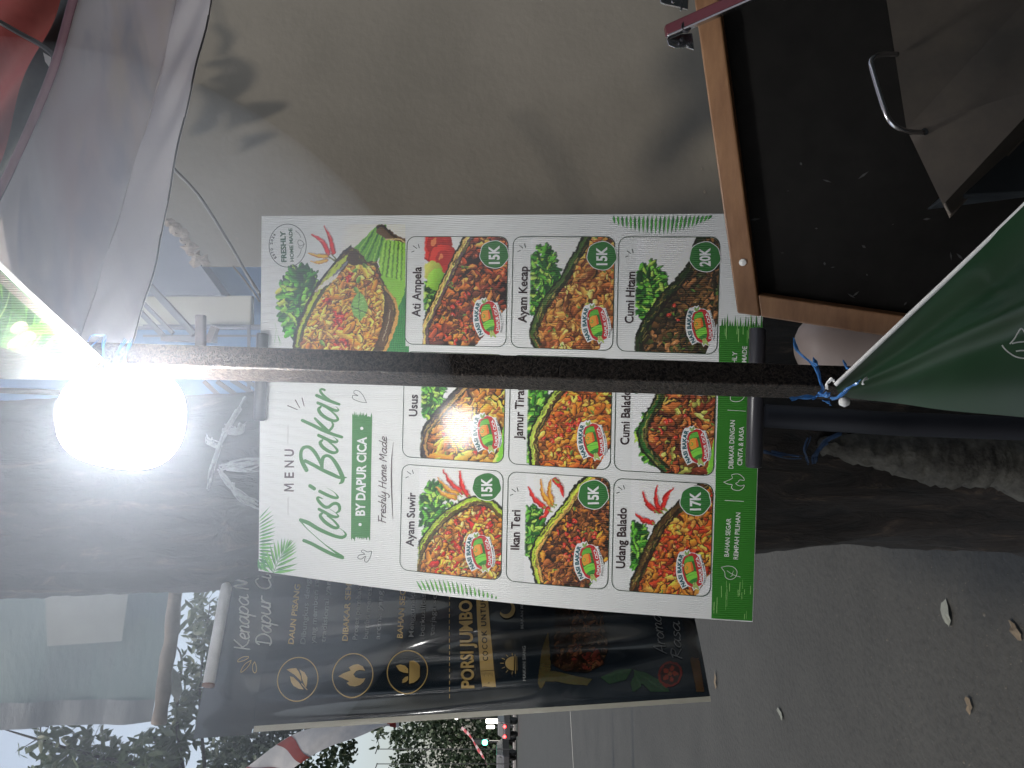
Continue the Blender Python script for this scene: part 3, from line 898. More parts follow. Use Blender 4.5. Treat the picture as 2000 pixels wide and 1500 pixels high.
house = thing('blue_house', 'blue and cream painted house seen between the tarpaulin and the board', 'house', (.6, 5, 0))
def flat(px0, py0, px1, py1, dd, thick=.06):
    a, b_, c = P(px0, py0, dd), P(px1, py0, dd), P(px0, py1, dd)
    return a, b_ - a, c - a, np.array([0, thick, 0])
mb = MB(); mb.box(*flat(-150, 380, 1700, 1000, 5.4)); mb.build('wall', M['bluewall'], house)
prism('roof_soffit', [P(*q, 5.1) for q in [(230, 380), (330, 434), (432, 574), (432, 576), (180, 576)]], (0, .2, 0), M['bluegrey'], house)
mb = MB(); mb.box(*flat(250, 577, 492, 637, 5.2)); bevel(mb.build('panel', M['cream'], house), .01)
mb = MB(); mb.box(*flat(225, 637, 520, 643, 5.15)); mb.build('ledge', M['bluegrey'], house)

rail = thing('stair_railing', 'dark metal stair railing in front of the cream panel of the house', 'railing', P(2000, 640, 3.6) * np.array([1, 1, 0]))
for i, (a, b_, wpx) in enumerate((((292, 558), (380, 653), 12), ((280, 592), (338, 651), 7), ((272, 607), (318, 655), 9), ((398, 745), (430, 775), 7), ((424, 745), (470, 778), 8), ((452, 742), (500, 772), 8), ((480, 742), (508, 760), 7))):
    mb = MB(); mb.bar(P(*a, 3.6), P(*b_, 3.6), wpx * 3.6 / F); mb.build('bar', M['rail'], rail)
mb = MB(); mb.bar(P(280, 636, 3.66), P(520, 636, 3.66), .010); mb.build('handrail', M['rail'], rail)
mb = MB(); mb.bar(P(280, 656, 3.66), P(520, 656, 3.66), .010); mb.build('handrail', M['rail'], rail)
mb = MB(); mb.bar(P(486, 635, 3.64), P(486, 760, 3.64), .012, up=(0, 1, 0)); mb.build('bar', M['rail'], rail)
mb = MB(); mb.bar(P(320, 660, 3.7), P(420, 664, 3.7), .07, .03); mb.build('step', M['rail'], rail)
mb = MB(); mb.bar(P(392, 700, 3.0), P(392, 615, 3.0), .036, .034, up=(0, 1, 0)); 
mb.v = list(mb.v)
o = mb.build('wooden_stub', M['brown']); bevel(o, .006); tag(o, 'short brown timber stub jutting out beside the stair railing', 'timber')
prism('timber_wedge', [P(*q, 3.05) for q in [(412, 635), (422, 641), (412, 668), (398, 668)]], (0, .04, 0), M['brown'], o)

# cable that sags in front of the wall
mb = MB(); q = catmull([P(340, 330, 1.72), P(385, 378, 1.72), P(420, 430, 1.72), P(452, 482, 1.72), P(482, 535, 1.72), P(505, 572, 1.72), P(522, 610, 1.72)], 8)
mb.tube(q, .0035, 8); tag(mb.build('power_cable', M['cable'], None, True), 'black cable sagging in front of the plastered wall above the board corner', 'cable')
mb = MB(); mb.tube(catmull([P(455, 520, 1.95), P(480, 550, 1.95), P(508, 590, 1.95)], 6), .0025, 6)
tag(mb.build('thin_wire', M['cable'], None, True), 'thin wire behind the sagging cable in front of blue wall', 'cable')

# twig with leaves beside the wall, behind the canopy: its shadow falls on the wall
twig = thing('leafy_twig', 'leafy twig hanging behind the grey tarpaulin close to the plastered wall', 'twig', (.7, 1.8, H + .9))
def twig_leaf(px, py, a, b_, rot, t=.42):
    c = WALLP(px, py) - np.array(SUN_DIR) * t
    mb = MB(); vs = []; n = 12
    A = a * 2.06 / F; B = b_ * 2.06 / F
    for k in range(n):
        s_ = 2 * math.pi * k / n
        x, y = A * math.cos(s_), B * math.sin(s_) * (1 - .25 * math.cos(s_))
        X_, Z_ = x * math.cos(rot) - y * math.sin(rot), x * math.sin(rot) + y * math.cos(rot)
        vs.append(c + np.array([X_, .01 * math.cos(s_ * 2), Z_]))
    mb.add(vs + [c], [(k, (k + 1) % n, n) for k in range(n)])
    mb.build('leaf', M['leaf'], twig)
for a in ((432, 75, 34, 13, .25), (462, 148, 46, 24, -.15), (448, 170, 34, 20, .9), (408, 200, 42, 26, .3), (398, 232, 30, 20, -.3), (446, 220, 36, 20, .5), (508, 212, 17, 40, .1), (480, 218, 18, 34, -.3), (492, 276, 14, 36, .35), (430, 130, 20, 14, 1.1)):
    twig_leaf(*a)
mb = MB(); mb.tube([WALLP(*p_) - np.array(SUN_DIR) * .42 for p_ in ((400, 260), (420, 215), (440, 170), (450, 120), (425, 20), (400, -60))], .003, 6)
mb.build('stem', M['bark'], twig)

# ------------------------------------------------------------ unseen roof and cloths added for shade, tarpaulins
mb = MB()
mb.box((-1.35, -1.6, H + .86), (2.1, 0, 0), (0, 2.80, 0), (0, 0, .004))  # added out of view to keep sun and sky off the stall
o = mb.build('shade_roof', M['canopy']); tag(o, 'added unseen tarpaulin roof over the camera, shading the stall', 'roof')

M['darktarp'] = mat('dark_tarp', (.05, .06, .06), .7, vary=.4, vscale=9, bump=.4, bscale=30)
mb = MB(); mb.box((-1.35, -1.62, 0), (2.3, 0, 0), (0, .004, 0), (0, 0, H + .85))  # added behind the camera to hold back sky light
tag(mb.build('shade_backcloth', M['darktarp']), 'added unseen dark tarpaulin behind the camera, blocking sky light', 'tarpaulin')
mb = MB(); mb.box((1.0, -1.6, 0), (.004, 0, 0), (0, 2.5, 0), (0, 0, H + .85))  # added out of view so the sky lights the dark parts less
tag(mb.build('shade_sidecloth', M['darktarp']), 'added unseen dark tarpaulin on the right side, blocking sky light', 'tarpaulin')

def cloth_grid(name, corners, nu, nv, folds, mat_, uv=((0, 1), (0, 1)), parent=None, thick=0):
    """corners: two lists (upper edge, lower edge) of points; folds(u, v) -> offset vector"""
    mb = MB(); up, lo = corners
    U = np.linspace(*uv[0], nu); Vv = np.linspace(*uv[1], nv)
    for v in Vv:
        a = poly_interp(up, U); b_ = poly_interp(lo, U)
        r = a * (1 - v) + b_ * v
        for k, u in enumerate(U):
            mb.v.append(tuple(r[k] + folds(u, v)))
    mb.f = [(i * nu + k, i * nu + k + 1, (i + 1) * nu + k + 1, (i + 1) * nu + k) for i in range(nv - 1) for k in range(nu - 1)]
    return mb.build(name, mat_, parent, True)
# the grey tarpaulin seen from its back: lower edge runs from (412,0) down to (250,660)
lo = [P(440, -120, 1.02), P(412, 0, 1.05), P(382, 150, 1.08), P(345, 330, 1.12), P(310, 500, 1.16), P(268, 640, 1.20), P(246, 720, 1.22)]
up = [P(195, -120, 1.12), P(152, 0, 1.15), P(108, 150, 1.18), P(30, 330, 1.22), P(-60, 500, 1.26), P(-130, 640, 1.3), P(-160, 720, 1.32)]
def cf(u, v):
    return np.array([0, -1, .15]) * (.0035 * math.sin(u * 7 + v * 4) + .002 * math.sin(v * 9 + u * 12) * v + .0015 * math.sin(u * 40 + v * 8) * v)
tarp = cloth_grid('grey_tarpaulin', (up, lo), 90, 50, cf, M['canopy'])
tag(tarp, 'greyish lilac tarpaulin seen from the back, hanging with a broad hem above the wall', 'tarpaulin')
hem_up = [a * .24 + b_ * .76 for a, b_ in zip(up, lo)]
hem = cloth_grid('hem', ([p + np.array([0, -.004, 0]) for p in hem_up], [p + np.array([0, -.004, 0]) for p in lo]), 160, 14,
                 lambda u, v: cf(u, .76 + .24 * v) + np.array([0, -1, 0]) * (.0035 * math.sin(u * 75 + v * 3) * max(0, math.sin(u * 3.1 + 3.6)) + .002 * math.sin(v * 9 + u * 30)), M['canopy_hem'], parent=tarp)

mb = MB(); U_ = np.linspace(0, 1, 90); q = poly_interp(lo, U_); mb.tube([p + np.array([0, -.004, 0]) + cf(u_, 1.0) for p, u_ in zip(q, U_)], .0013, 6); mb.build('edge_seam', M['cable'], tarp)
mb = MB(); q = poly_interp(hem_up, U_); mb.tube([p + np.array([0, -.0045, 0]) + cf(u_, .76) for p, u_ in zip(q, U_)], .0012, 6); mb.build('stitched_seam', M['canopy'], tarp)
# rolled reddish border of the tarpaulin's upper side
mb = MB(); q = poly_interp([p + np.array([0, -.01, 0]) for p in up], np.linspace(0, 1, 40)); mb.tube(q, .006, 12)
mb.build('rolled_border', mat('mauve_border', (.22, .12, .15), .6, vary=.2, vscale=12, bump=.4, bscale=40), tarp, True)
o = cloth_grid('red_cloth', ([P(-120, -120, 1.30), P(-120, 150, 1.32), P(-120, 400, 1.34)], [P(160, -120, 1.27), P(70, 110, 1.30), P(-30, 380, 1.33)]), 40, 30,
               lambda u, v: np.array([0, -1, 0]) * .01 * math.sin(u * 12 + v * 7), M['red'])
tag(o, 'red cloth awning hanging behind the grey tarpaulin at the upper right', 'cloth')
o = cloth_grid('dark_awning', ([P(-140, -200, 1.38), P(-140, 300, 1.40), P(-140, 700, 1.42)], [P(185, -200, 1.36), P(150, 150, 1.38), P(60, 420, 1.40)]), 40, 30,
               lambda u, v: np.array([0, -1, 0]) * .015 * math.sin(u * 20 + v * 9), M['darktarp'])
tag(o, 'dark green tarpaulin farther back between the red cloth and the grey tarpaulin', 'tarpaulin')
mb = MB(); mb.tube(catmull([P(-20, 32, 1.24), P(40, 66, 1.24), P(80, 88, 1.235), P(112, 114, 1.23)], 6), .004, 8)
tag(mb.build('rope', M['cable'], None, True), 'dark rope crossing in front of the red cloth', 'rope')
mb = MB(); mb.add([P(84, 102, 1.225), P(100, 112, 1.225), P(98, 134, 1.225), P(88, 120, 1.225)], [(0, 1, 2, 3)])
tag(mb.build('white_tag', M['white_plastic']), 'small white plastic scrap at the end of the dark rope', 'tag')

# ------------------------------------------------------------ square post with its rods
ptop, pbot = P(270, 700, .80), P(1560, 741, .80)
dirn = (pbot - ptop) / np.linalg.norm(pbot - ptop)
top = ptop - dirn * .52; bot = ptop + dirn * ((ptop[2]) / -dirn[2])
th = math.radians(31); a_ = .0262
n1 = np.array([math.sin(th), -math.cos(th), 0]); n2 = np.array([-math.cos(th), -math.sin(th), 0])
# centre so that the ridge between the two visible faces sits at its measured place
post = thing('square_post', 'black hammered square metal post standing in front of the menu board', 'post', bot)
mb = MB(); ridge_off = (n1 + n2) * a_ / 2
ctr_shift = np.array([-.0022, 0, 0])
def ring_sq(c):
    return [c + ctr_shift + a_ / 2 * (s1 * n1 + s2 * n2) for s1, s2 in ((1, 1), (1, -1), (-1, -1), (-1, 1))]
vs = ring_sq(top) + ring_sq(bot)
mb.add(vs, [(0, 1, 2, 3), (7, 6, 5, 4)] + [(i, i + 4, (i + 1) % 4 + 4, (i + 1) % 4) for i in range(4)])
o = mb.build('tube', M['hammered'], post); bevel(o, .0022, 3)
import bmesh
bm = bmesh.new(); bm.from_mesh(o.data); bmesh.ops.recalc_face_normals(bm, faces=bm.faces); bm.to_mesh(o.data); bm.free()

def rod(px, py0, py1, d, r, label_):
    a, b_ = P(px[0], py0, d), P(px[1], py1, d)
    e = (b_ - a) / np.linalg.norm(b_ - a)
    mb = MB()
    prof = [(0, .0), (.0003, .75), (.0014, .93), (.004, 1.0)]
    L = np.linalg.norm(b_ - a)
    pts = [a + e * x for x, _ in prof] + [b_ - e * x for x, _ in prof[::-1]]
    rr = [max(y, .02) * r for _, y in prof] + [max(y, .02) * r for _, y in prof[::-1]]
    mb.tube(pts, rr, 20)
    return mb.build('rod', M['black_rubber'], post, True)
rod((513, 507), 650, 822, 1.305, .0100, '')
rod((1480, 1472), 640, 914, 1.115, .0115, '')
for px, d_ in ((510, 1.305), (1478, 1.122)):
    zz = P(px, 740, d_)
    q = ptop + dirn * ((ptop[2] - zz[2]) / -dirn[2])
    mb = MB(); mb.bar(q + np.array([0, .012, 0]), np.array([q[0], d_, zz[2]]), .012, .018); mb.build('bracket', M['black_rubber'], post)

# ------------------------------------------------------------ lamp
bulb = thing('light_bulb', 'glowing white LED bulb hanging beside the top of the black post', 'lamp', P(125, 828, .72))
prof = [(0, .020), (.004, .030), (.012, .0385), (.024, .0445), (.042, .0485), (.062, .0508), (.080, .0500), (.094, .0455), (.105, .0365), (.1125, .0220), (.1150, .0)]
ax0 = P(126, 808, .72); axd = (P(366, 824, .735) - ax0); axd /= np.linalg.norm(axd)
s1 = np.cross(axd, (0, 1, 0)); s1 /= np.linalg.norm(s1); s2 = np.cross(axd, s1)
mb = MB(); NB = 40
pr_ = catmull([np.array(p_) for p_ in prof], 3)
for zc, r in pr_:
    for k in range(NB):
        t = 2 * math.pi * k / NB
        mb.v.append(tuple(ax0 + axd * zc * .90 + .92 * max(r, 1e-4) * (s1 * math.cos(t) + s2 * math.sin(t))))
nr = len(pr_)
mb.f = [(i * NB + k, i * NB + (k + 1) % NB, (i + 1) * NB + (k + 1) % NB, (i + 1) * NB + k) for i in range(nr - 1) for k in range(NB)]
mb.build('glass', M['bulb'], bulb, True)
mb = MB(); bd = np.array([.10, .80, .45]); bd /= np.linalg.norm(bd); b0 = ax0 + axd * .012 + np.array([0, .02, 0]); mb.tube([b0, b0 + bd * .022, b0 + bd * .030], [.030, .024, .0145], 24); mb.tube([b0 + bd * .030, b0 + bd * .062], .0140, 18)
mb.build('base', mat('lamp_base', (.25, .25, .26), .5), bulb, True)
mb = MB(); mb.tube(catmull([b0 + bd * .060, b0 + bd * .075 + np.array([.01, .0, .02]), P(-30, 760, .8), P(-120, 740, .82)], 6), .003, 8); mb.build('cord', M['cable'], bulb, True)

# ------------------------------------------------------------ menu board
board = thing('menu_board', 'white printed menu board with green lettering and nine dish pictures behind the post', 'menu board', P(1480, 815, 1.165))
nu, nv = 24, 90
U, Vv = np.meshgrid(np.linspace(0, 1, nu), np.linspace(0, 1, nv))
pf = BOARD.at(U.ravel(), Vv.ravel()); pb = BOARD.at(U.ravel(), Vv.ravel(), -.004)
mb = MB()
N0 = nu * nv
fs = [(i * nu + k, (i + 1) * nu + k, (i + 1) * nu + k + 1, i * nu + k + 1) for i in range(nv - 1) for k in range(nu - 1)]
mb.add(list(pf) + list(pb), fs + [tuple(j + N0 for j in f[::-1]) for f in fs], None)
border = [k for k in range(nu)] + [(i * nu + nu - 1) for i in range(1, nv)] + [((nv - 1) * nu + k) for k in range(nu - 2, -1, -1)] + [(i * nu) for i in range(nv - 2, 0, -1)]
for i in range(len(border)):
    a, b_ = border[i], border[(i + 1) % len(border)]
    mb.f.append((a, b_, b_ + N0, a + N0))
mb.c = [np.array([.80, .81, .80])] * len(mb.v)
mb.build('panel', M['print'], board)

def mm(x, y):     # board millimetres -> parameters
    return np.asarray(x) / 600.0, np.asarray(y) / 800.0
class MMSurf:
    """lets Print take board millimetres instead of photo pixels"""
    def inv(s, x, y): return mm(x, y)
    def at(s, u, v, off=0.0): return BOARD.at(u, v, off)
BMM = MMSurf()

GREEN = ink(58, 118, 52); DGREEN = ink(38, 92, 46); BROWN = ink(66, 46, 46); DARK = ink(40, 52, 44); WH = (.80, .81, .80)

COLS = [(33, 199), (211, 379), (391, 565)]
ROWS = [(255, 419), (427, 583), (589, 736)]
R_ = C(205, 34, 30); OR = C(232, 136, 44); YO = C(238, 170, 70); BR_ = C(150, 84, 40); DB = C(92, 48, 30); GR = C(110, 160, 60); TAN = C(214, 150, 96)
suwir = [OR, OR, YO, YO, C(222, 128, 48), BR_, R_, C(240, 190, 110)]
DISH = {
 (0, 0): dict(rim=[(0, .13), (.12, .14), (.22, .17), (.31, .22), (.44, .31), (.56, .42), (.67, .57), (.74, .72), (.72, .9), (.62, 1.02)], cols=suwir, n=620, size=2.3, dark=C(60, 26, 14), chi=[((.97, .41), (.78, .60), R_), ((.97, .575), (.75, .66), R_), ((.89, .36), (.76, .56), OR), ((.80, .34), (.72, .54), OR)], herb=[(.58, .34, .27, .16)], red=22, rimc=(C(150, 180, 50), C(84, 66, 26)), corner=None, star=(.55, .62, C(90, 130, 50))),
 (0, 1): dict(rim=[(0, .30), (.10, .27), (.22, .24), (.34, .27), (.46, .34), (.6, .44), (.74, .56), (.9, .66), (1.02, .8)], cols=[BR_, DB, C(126, 74, 34), C(176, 104, 52), C(70, 40, 24), OR], n=620, size=2.1, dark=C(34, 18, 12), chi=[((.86, .20), (.70, .36), R_), ((.94, .32), (.72, .42), OR), ((.95, .42), (.74, .44), OR), ((.80, .55), (.95, .46), R_), ((.58, .32), (.68, .40), R_)], herb=[(.45, .25, .24, .11)], red=30, redc=(.42, .66), rimc=(C(170, 196, 60), C(216, 164, 84)), corner=(.28, .8)),
 (0, 2): dict(rim=[(0, .17), (.08, .19), (.16, .23), (.27, .28), (.38, .33), (.48, .38), (.58, .43), (.69, .52), (.81, .65), (.93, .78), (1.02, .9)], cols=[OR, C(238, 140, 50), C(214, 92, 34), C(240, 160, 70), C(198, 62, 34)], n=520, size=2.7, dark=C(80, 30, 14), chi=[((.89, .29), (.73, .42), R_), ((.95, .43), (.73, .47), R_), ((.94, .60), (.76, .50), R_), ((.69, .22), (.62, .40), R_)], herb=[(.40, .25, .20, .10)], red=18, rimc=(C(74, 52, 28), C(40, 26, 16)), corner=(.22, .84)),
 (1, 0): dict(rim=[(0, .20), (.12, .17), (.26, .20), (.35, .26), (.44, .33), (.52, .40), (.59, .46), (.72, .58), (.85, .66), (1.02, .72)], cols=[YO, OR, C(226, 160, 72), C(208, 130, 56), C(150, 90, 50)], n=330, size=3.1, dark=C(52, 26, 22), long=3.4, chi=[], herb=[(.60, .28, .24, .11)], red=10, rimc=(C(52, 44, 50), C(180, 140, 80)), corner='leaf'),
 (1, 1): dict(rim=[(0, .22), (.1, .22), (.2, .2), (.32, .22), (.46, .30), (.6, .38), (.76, .50), (.9, .6), (1.02, .7)], cols=[OR, YO, C(226, 120, 40), C(204, 92, 36), BR_], n=480, size=2.7, dark=C(70, 30, 14), chi=[((.98, .30), (.80, .36), OR), ((.95, .20), (.82, .30), R_)], herb=[(.48, .27, .30, .12), (.14, .2, .1, .06)], red=30, redc=(.4, .5), rimc=(C(160, 186, 70), C(70, 50, 24)), corner=(.2, .84)),
 (1, 2): dict(rim=[(0, .5), (.08, .4), (.2, .28), (.35, .24), (.5, .3), (.62, .38), (.8, .44), (1.02, .5)], cols=[C(176, 92, 46), C(206, 120, 56), C(140, 60, 36), BR_, C(190, 190, 90), C(104, 48, 30)], n=430, size=3.0, dark=C(44, 20, 14), chi=[((.9, .2), (.75, .3), OR), ((.98, .26), (.84, .34), R_)], herb=[(.30, .40, .22, .18), (.86, .22, .14, .07), (.1, .8, .12, .14)], red=8, rimc=(C(34, 84, 34), C(30, 40, 20)), corner='leaf'),
 (2, 0): dict(rim=[(0, .17), (.1, .16), (.2, .18), (.35, .25), (.5, .32), (.62, .38), (.75, .44), (.88, .51), (1.02, .59)], cols=[C(190, 80, 40), C(150, 60, 34), C(214, 130, 60), DB, C(226, 120, 50), C(110, 50, 34)], n=480, size=2.6, dark=C(30, 14, 12), chi=[], herb=[(.44, .24, .13, .07)], red=14, rimc=(C(236, 180, 100), C(90, 70, 76)), corner=(.35, .68), tomato=True),
 (2, 1): dict(rim=[(0, .24), (.1, .18), (.19, .2), (.27, .23), (.36, .27), (.44, .32), (.54, .40), (.64, .49), (.78, .56), (.9, .64), (1.02, .7)], cols=[C(224, 150, 72), C(206, 124, 56), C(170, 96, 48), C(232, 164, 88), C(140, 74, 40)], n=600, size=2.6, dark=C(86, 44, 20), chi=[], herb=[(.66, .30, .24, .15), (.4, .22, .08, .05)], red=0, rimc=(C(60, 86, 36), C(34, 40, 20)), corner=(.2, .84)),
 (2, 2): dict(rim=[(0, .18), (.12, .19), (.22, .24), (.30, .29), (.39, .36), (.47, .42), (.56, .51), (.65, .60), (.77, .70), (.9, .74), (1.02, .8)], cols=[C(70, 52, 30), C(96, 66, 38), C(50, 40, 26), C(120, 84, 46), C(64, 70, 34), C(150, 100, 60)], n=560, size=2.7, dark=C(18, 16, 12), chi=[], herb=[(.52, .32, .26, .16), (.34, .4, .16, .12)], red=3, rimc=(C(30, 44, 22), C(24, 30, 18)), corner=(.3, .88)),
}
CELL = .82
def paint_dish(ci, ri):
    x0, x1 = COLS[ci]; y0, y1 = ROWS[ri]; D = DISH[(ci, ri)]
    w, h = int((x1 - x0) / CELL), int((y1 - y0) / CELL)
    cv = Canvas(w, h, C(222, 226, 234))
    S = lambda p_: (p_[0] * w, p_[1] * h)
    cv.ell(.95 * w, .55 * h, .35 * w, .3 * h, 0, C(214, 204, 186), alpha=.5)
    k = 1 / CELL
    rs = np.random.RandomState(ci * 7 + ri * 3 + 5)
    clip = (cv.Y > .17 * h).astype(float)
    for hx, hy, hw, hh in D['herb']:
        herbs(cv, hx * w, hy * h, hw * w, hh * h, 190, 5.2 * k, rs, clip)
    if D.get('tomato'):
        for (tx, ty, tr) in ((.93, .28, .17), (.80, .36, .14)):
            cv.ell(tx * w, ty * h, tr * w, tr * h, 0, C(150, 20, 14), clip); cv.ell(tx * w, ty * h, tr * w * .93, tr * h * .93, 0, C(214, 30, 22), clip, hl=C(236, 60, 44))
            cv.ell(tx * w, ty * h, tr * w * .55, tr * h * .5, .4, C(170, 22, 16), clip); cv.ell(tx * w + 3, ty * h - 3, tr * w * .22, tr * h * .16, .4, C(240, 120, 70), clip)
        cv.ell(.68 * w, .26 * h, .09 * w, .10 * h, .2, C(176, 196, 60), clip, hl=C(220, 220, 110)); cv.ell(.60 * w, .30 * h, .10 * w, .09 * h, .2, C(120, 190, 40), clip, hl=C(170, 220, 80))
    for a, b_, c in D['chi']:
        chili(cv, S(a), S(b_), 7.5 * k, c, .1)
        e = np.array(S(b_)); cv.line([e, e + np.array([-4, 6]) * k], 2.4 * k, C(120, 140, 60), 1, False)
    rim = catmull([S(p_) for p_ in D['rim']], 5)
    poly = list(rim) + [(w + 5, h + 5), (-5, h + 5)]
    if D['rim'][-1][0] < .9: poly = list(rim) + [(-5, h + 5)]
    cr = D.get('corner')
    if isinstance(cr, tuple): poly = poly[:-1] + [(cr[0] * w + 8, h + 5), (-5, cr[1] * h)]
    elif cr == 'leaf': poly = poly[:-1] + [(.5 * w, h + 5), (-5, .92 * h)]
    m = cv.mask(poly)
    if cr == 'leaf': cv.poly([(-5, .88 * h), (.6 * w, h + 3), (-5, h + 3)], C(120, 190, 60)); cv.line([(0, .93 * h), (.4 * w, h)], 2, C(160, 220, 90))
    cv.put((0, 0, w, h), m, D['dark'])
    food_fill(cv, m, int(D['n'] * .8), D['cols'], D['size'] * k * 1.45, D.get('long', 2.4), D['dark'], rs)
    if D['red']:
        cx_, cy_ = D.get('redc', (.32, .6))
        for _ in range(D['red']):
            x, y = rs.normal(cx_, .15) * w, rs.normal(cy_, .13) * h
            cv.ell(x + 1, y + 1.4, 4.2 * k, 2.9 * k, rs.uniform(0, 3), D['dark'], m, alpha=.8)
            cv.ell(x, y, rs.uniform(2.4, 4.8) * k, rs.uniform(1.6, 3) * k, rs.uniform(0, 3), C(196, 26, 22), m, hl=C(240, 84, 60))
            cv.ell(x - 1, y - 1, 1.0 * k, .6 * k, .3, C(255, 200, 180), m, alpha=.8)
    for _ in range(16):
        x, y = rs.uniform(0, w), rs.uniform(.3 * h, h)
        cv.ell(x, y, 3.2 * k, 1.3 * k, rs.uniform(0, 3), C(70, 120, 40), m, hl=C(130, 180, 80))
    # the charred banana leaf round the edge
    nrm_ = np.gradient(rim, axis=0); nrm_ = np.stack([-nrm_[:, 1], nrm_[:, 0]], 1); nrm_ /= np.linalg.norm(nrm_, axis=1, keepdims=True) + 1e-9
    cv.line(rim, 4.0 * k, C(26, 26, 16), 1, False)
    cv.line(rim + nrm_ * 4.2 * k, [4 * k, 8 * k, 5 * k], D['rimc'][0], 1, False)
    cv.line(rim + nrm_ * 5.4 * k, [1 * k, 2.5 * k, 1 * k], np.clip(D['rimc'][0] * 1.25, 0, 255), 1, False)
    cv.line(rim + nrm_ * 9.5 * k, [4 * k, 6 * k, 5 * k], D['rimc'][1], 1, False)
    cv.line(rim + nrm_ * 12.2 * k, [1 * k, 2.6 * k, 1 * k], C(30, 18, 12), 1, False)
    for _ in range(70):
        i = rs.randint(2, len(rim) - 3); o_ = rs.uniform(2, 12) * k
        p_ = rim[i] + nrm_[i] * o_; q_ = rim[min(i + rs.randint(1, 4), len(rim) - 1)] + nrm_[i] * (o_ + rs.normal(0, 1.5))
        cv.line([p_, q_], rs.uniform(.6, 1.8) * k, [C(30, 20, 12), C(190, 170, 90), C(120, 96, 50), C(60, 80, 30)][rs.randint(4)], .7, False)
    # the picture ends in a rounded card; its title strip stays white
    top_ = .17
    mask = (cv.Y >= top_ * h)
    r = 13 / CELL
    for sx, sy in ((0, 1), (1, 1)):
        cx_ = r if sx == 0 else w - 1 - r; cy_ = h - 1 - r
        cond = ((cv.X < cx_) if sx == 0 else (cv.X > cx_)) & (cv.Y > cy_) & (np.hypot(cv.X - cx_, cv.Y - cy_) > r)
        mask &= ~cond
    fade = np.clip((cv.Y - top_ * h) / (.02 * h), 0, 1)[..., None]
    cv.a = cv.a * fade + C(206, 207, 206) * (1 - fade)
    return cv, mask.astype(float), (x0, y0, x1, y1)

NAMES = {(0, 0): ('Ayam Suwir', (808, 1067.4), (811.8, 962), 16), (0, 1): ('Ikan Teri', (1014, 1073.7), (1016, 996.3), 17.5), (0, 2): ('Udang Balado', (1220, 1110), (1223.6, 992), 18),
         (1, 0): ('Usus', (814.9, 813.4), (816, 771), 16.8), (1, 1): ('Jamur Tiram', (1020.8, 858.8), (1024, 747), 17.5), (1, 2): ('Cumi Balado', (1228, 869), (1231, 761), 17.5),
         (2, 0): ('Ati Ampela', (821, 619.4), (823.3, 521.5), 17.3), (2, 1): ('Ayam Kecap', (1028, 630.7), (1030.5, 520.6), 17), (2, 2): ('Cumi Hitam', (1236.5, 632), (1240.6, 531.2), 17.4)}
BADGE = {(0, 0): ((951, 950.4), '15K', 27), (0, 1): ((1158.8, 966), '15K', 28.5), (0, 2): ((1358, 978), '17K', 29), (1, 0): ((957, 728), '15K', 27), (1, 1): ((1166, 736), '15K', 28), (1, 2): ((1366, 743), '17K', 29),
         (2, 0): ((965.5, 497.2), '15K', 27), (2, 1): ((1175.5, 499.7), '15K', 28), (2, 2): ((1377, 501.8), '20K', 29.5)}
LOGO = {(0, 0): (938.7, 1079), (0, 1): (1150.4, 1097.4), (0, 2): (1350, 1113.4), (1, 0): (951.3, 846), (1, 1): (1157, 860.7), (1, 2): (1359.7, 871.7), (2, 0): (954.2, 622), (2, 1): (1165, 632.5), (2, 2): (1369, 637.3)}
WORD = {(0, 0): 'shredded chicken', (0, 1): 'brown anchovy', (0, 2): 'red prawn', (1, 0): 'yellow strips', (1, 1): 'orange mushroom', (1, 2): 'squid and leaf', (2, 0): 'tomato and liver', (2, 1): 'orange mince', (2, 2): 'black squid'}

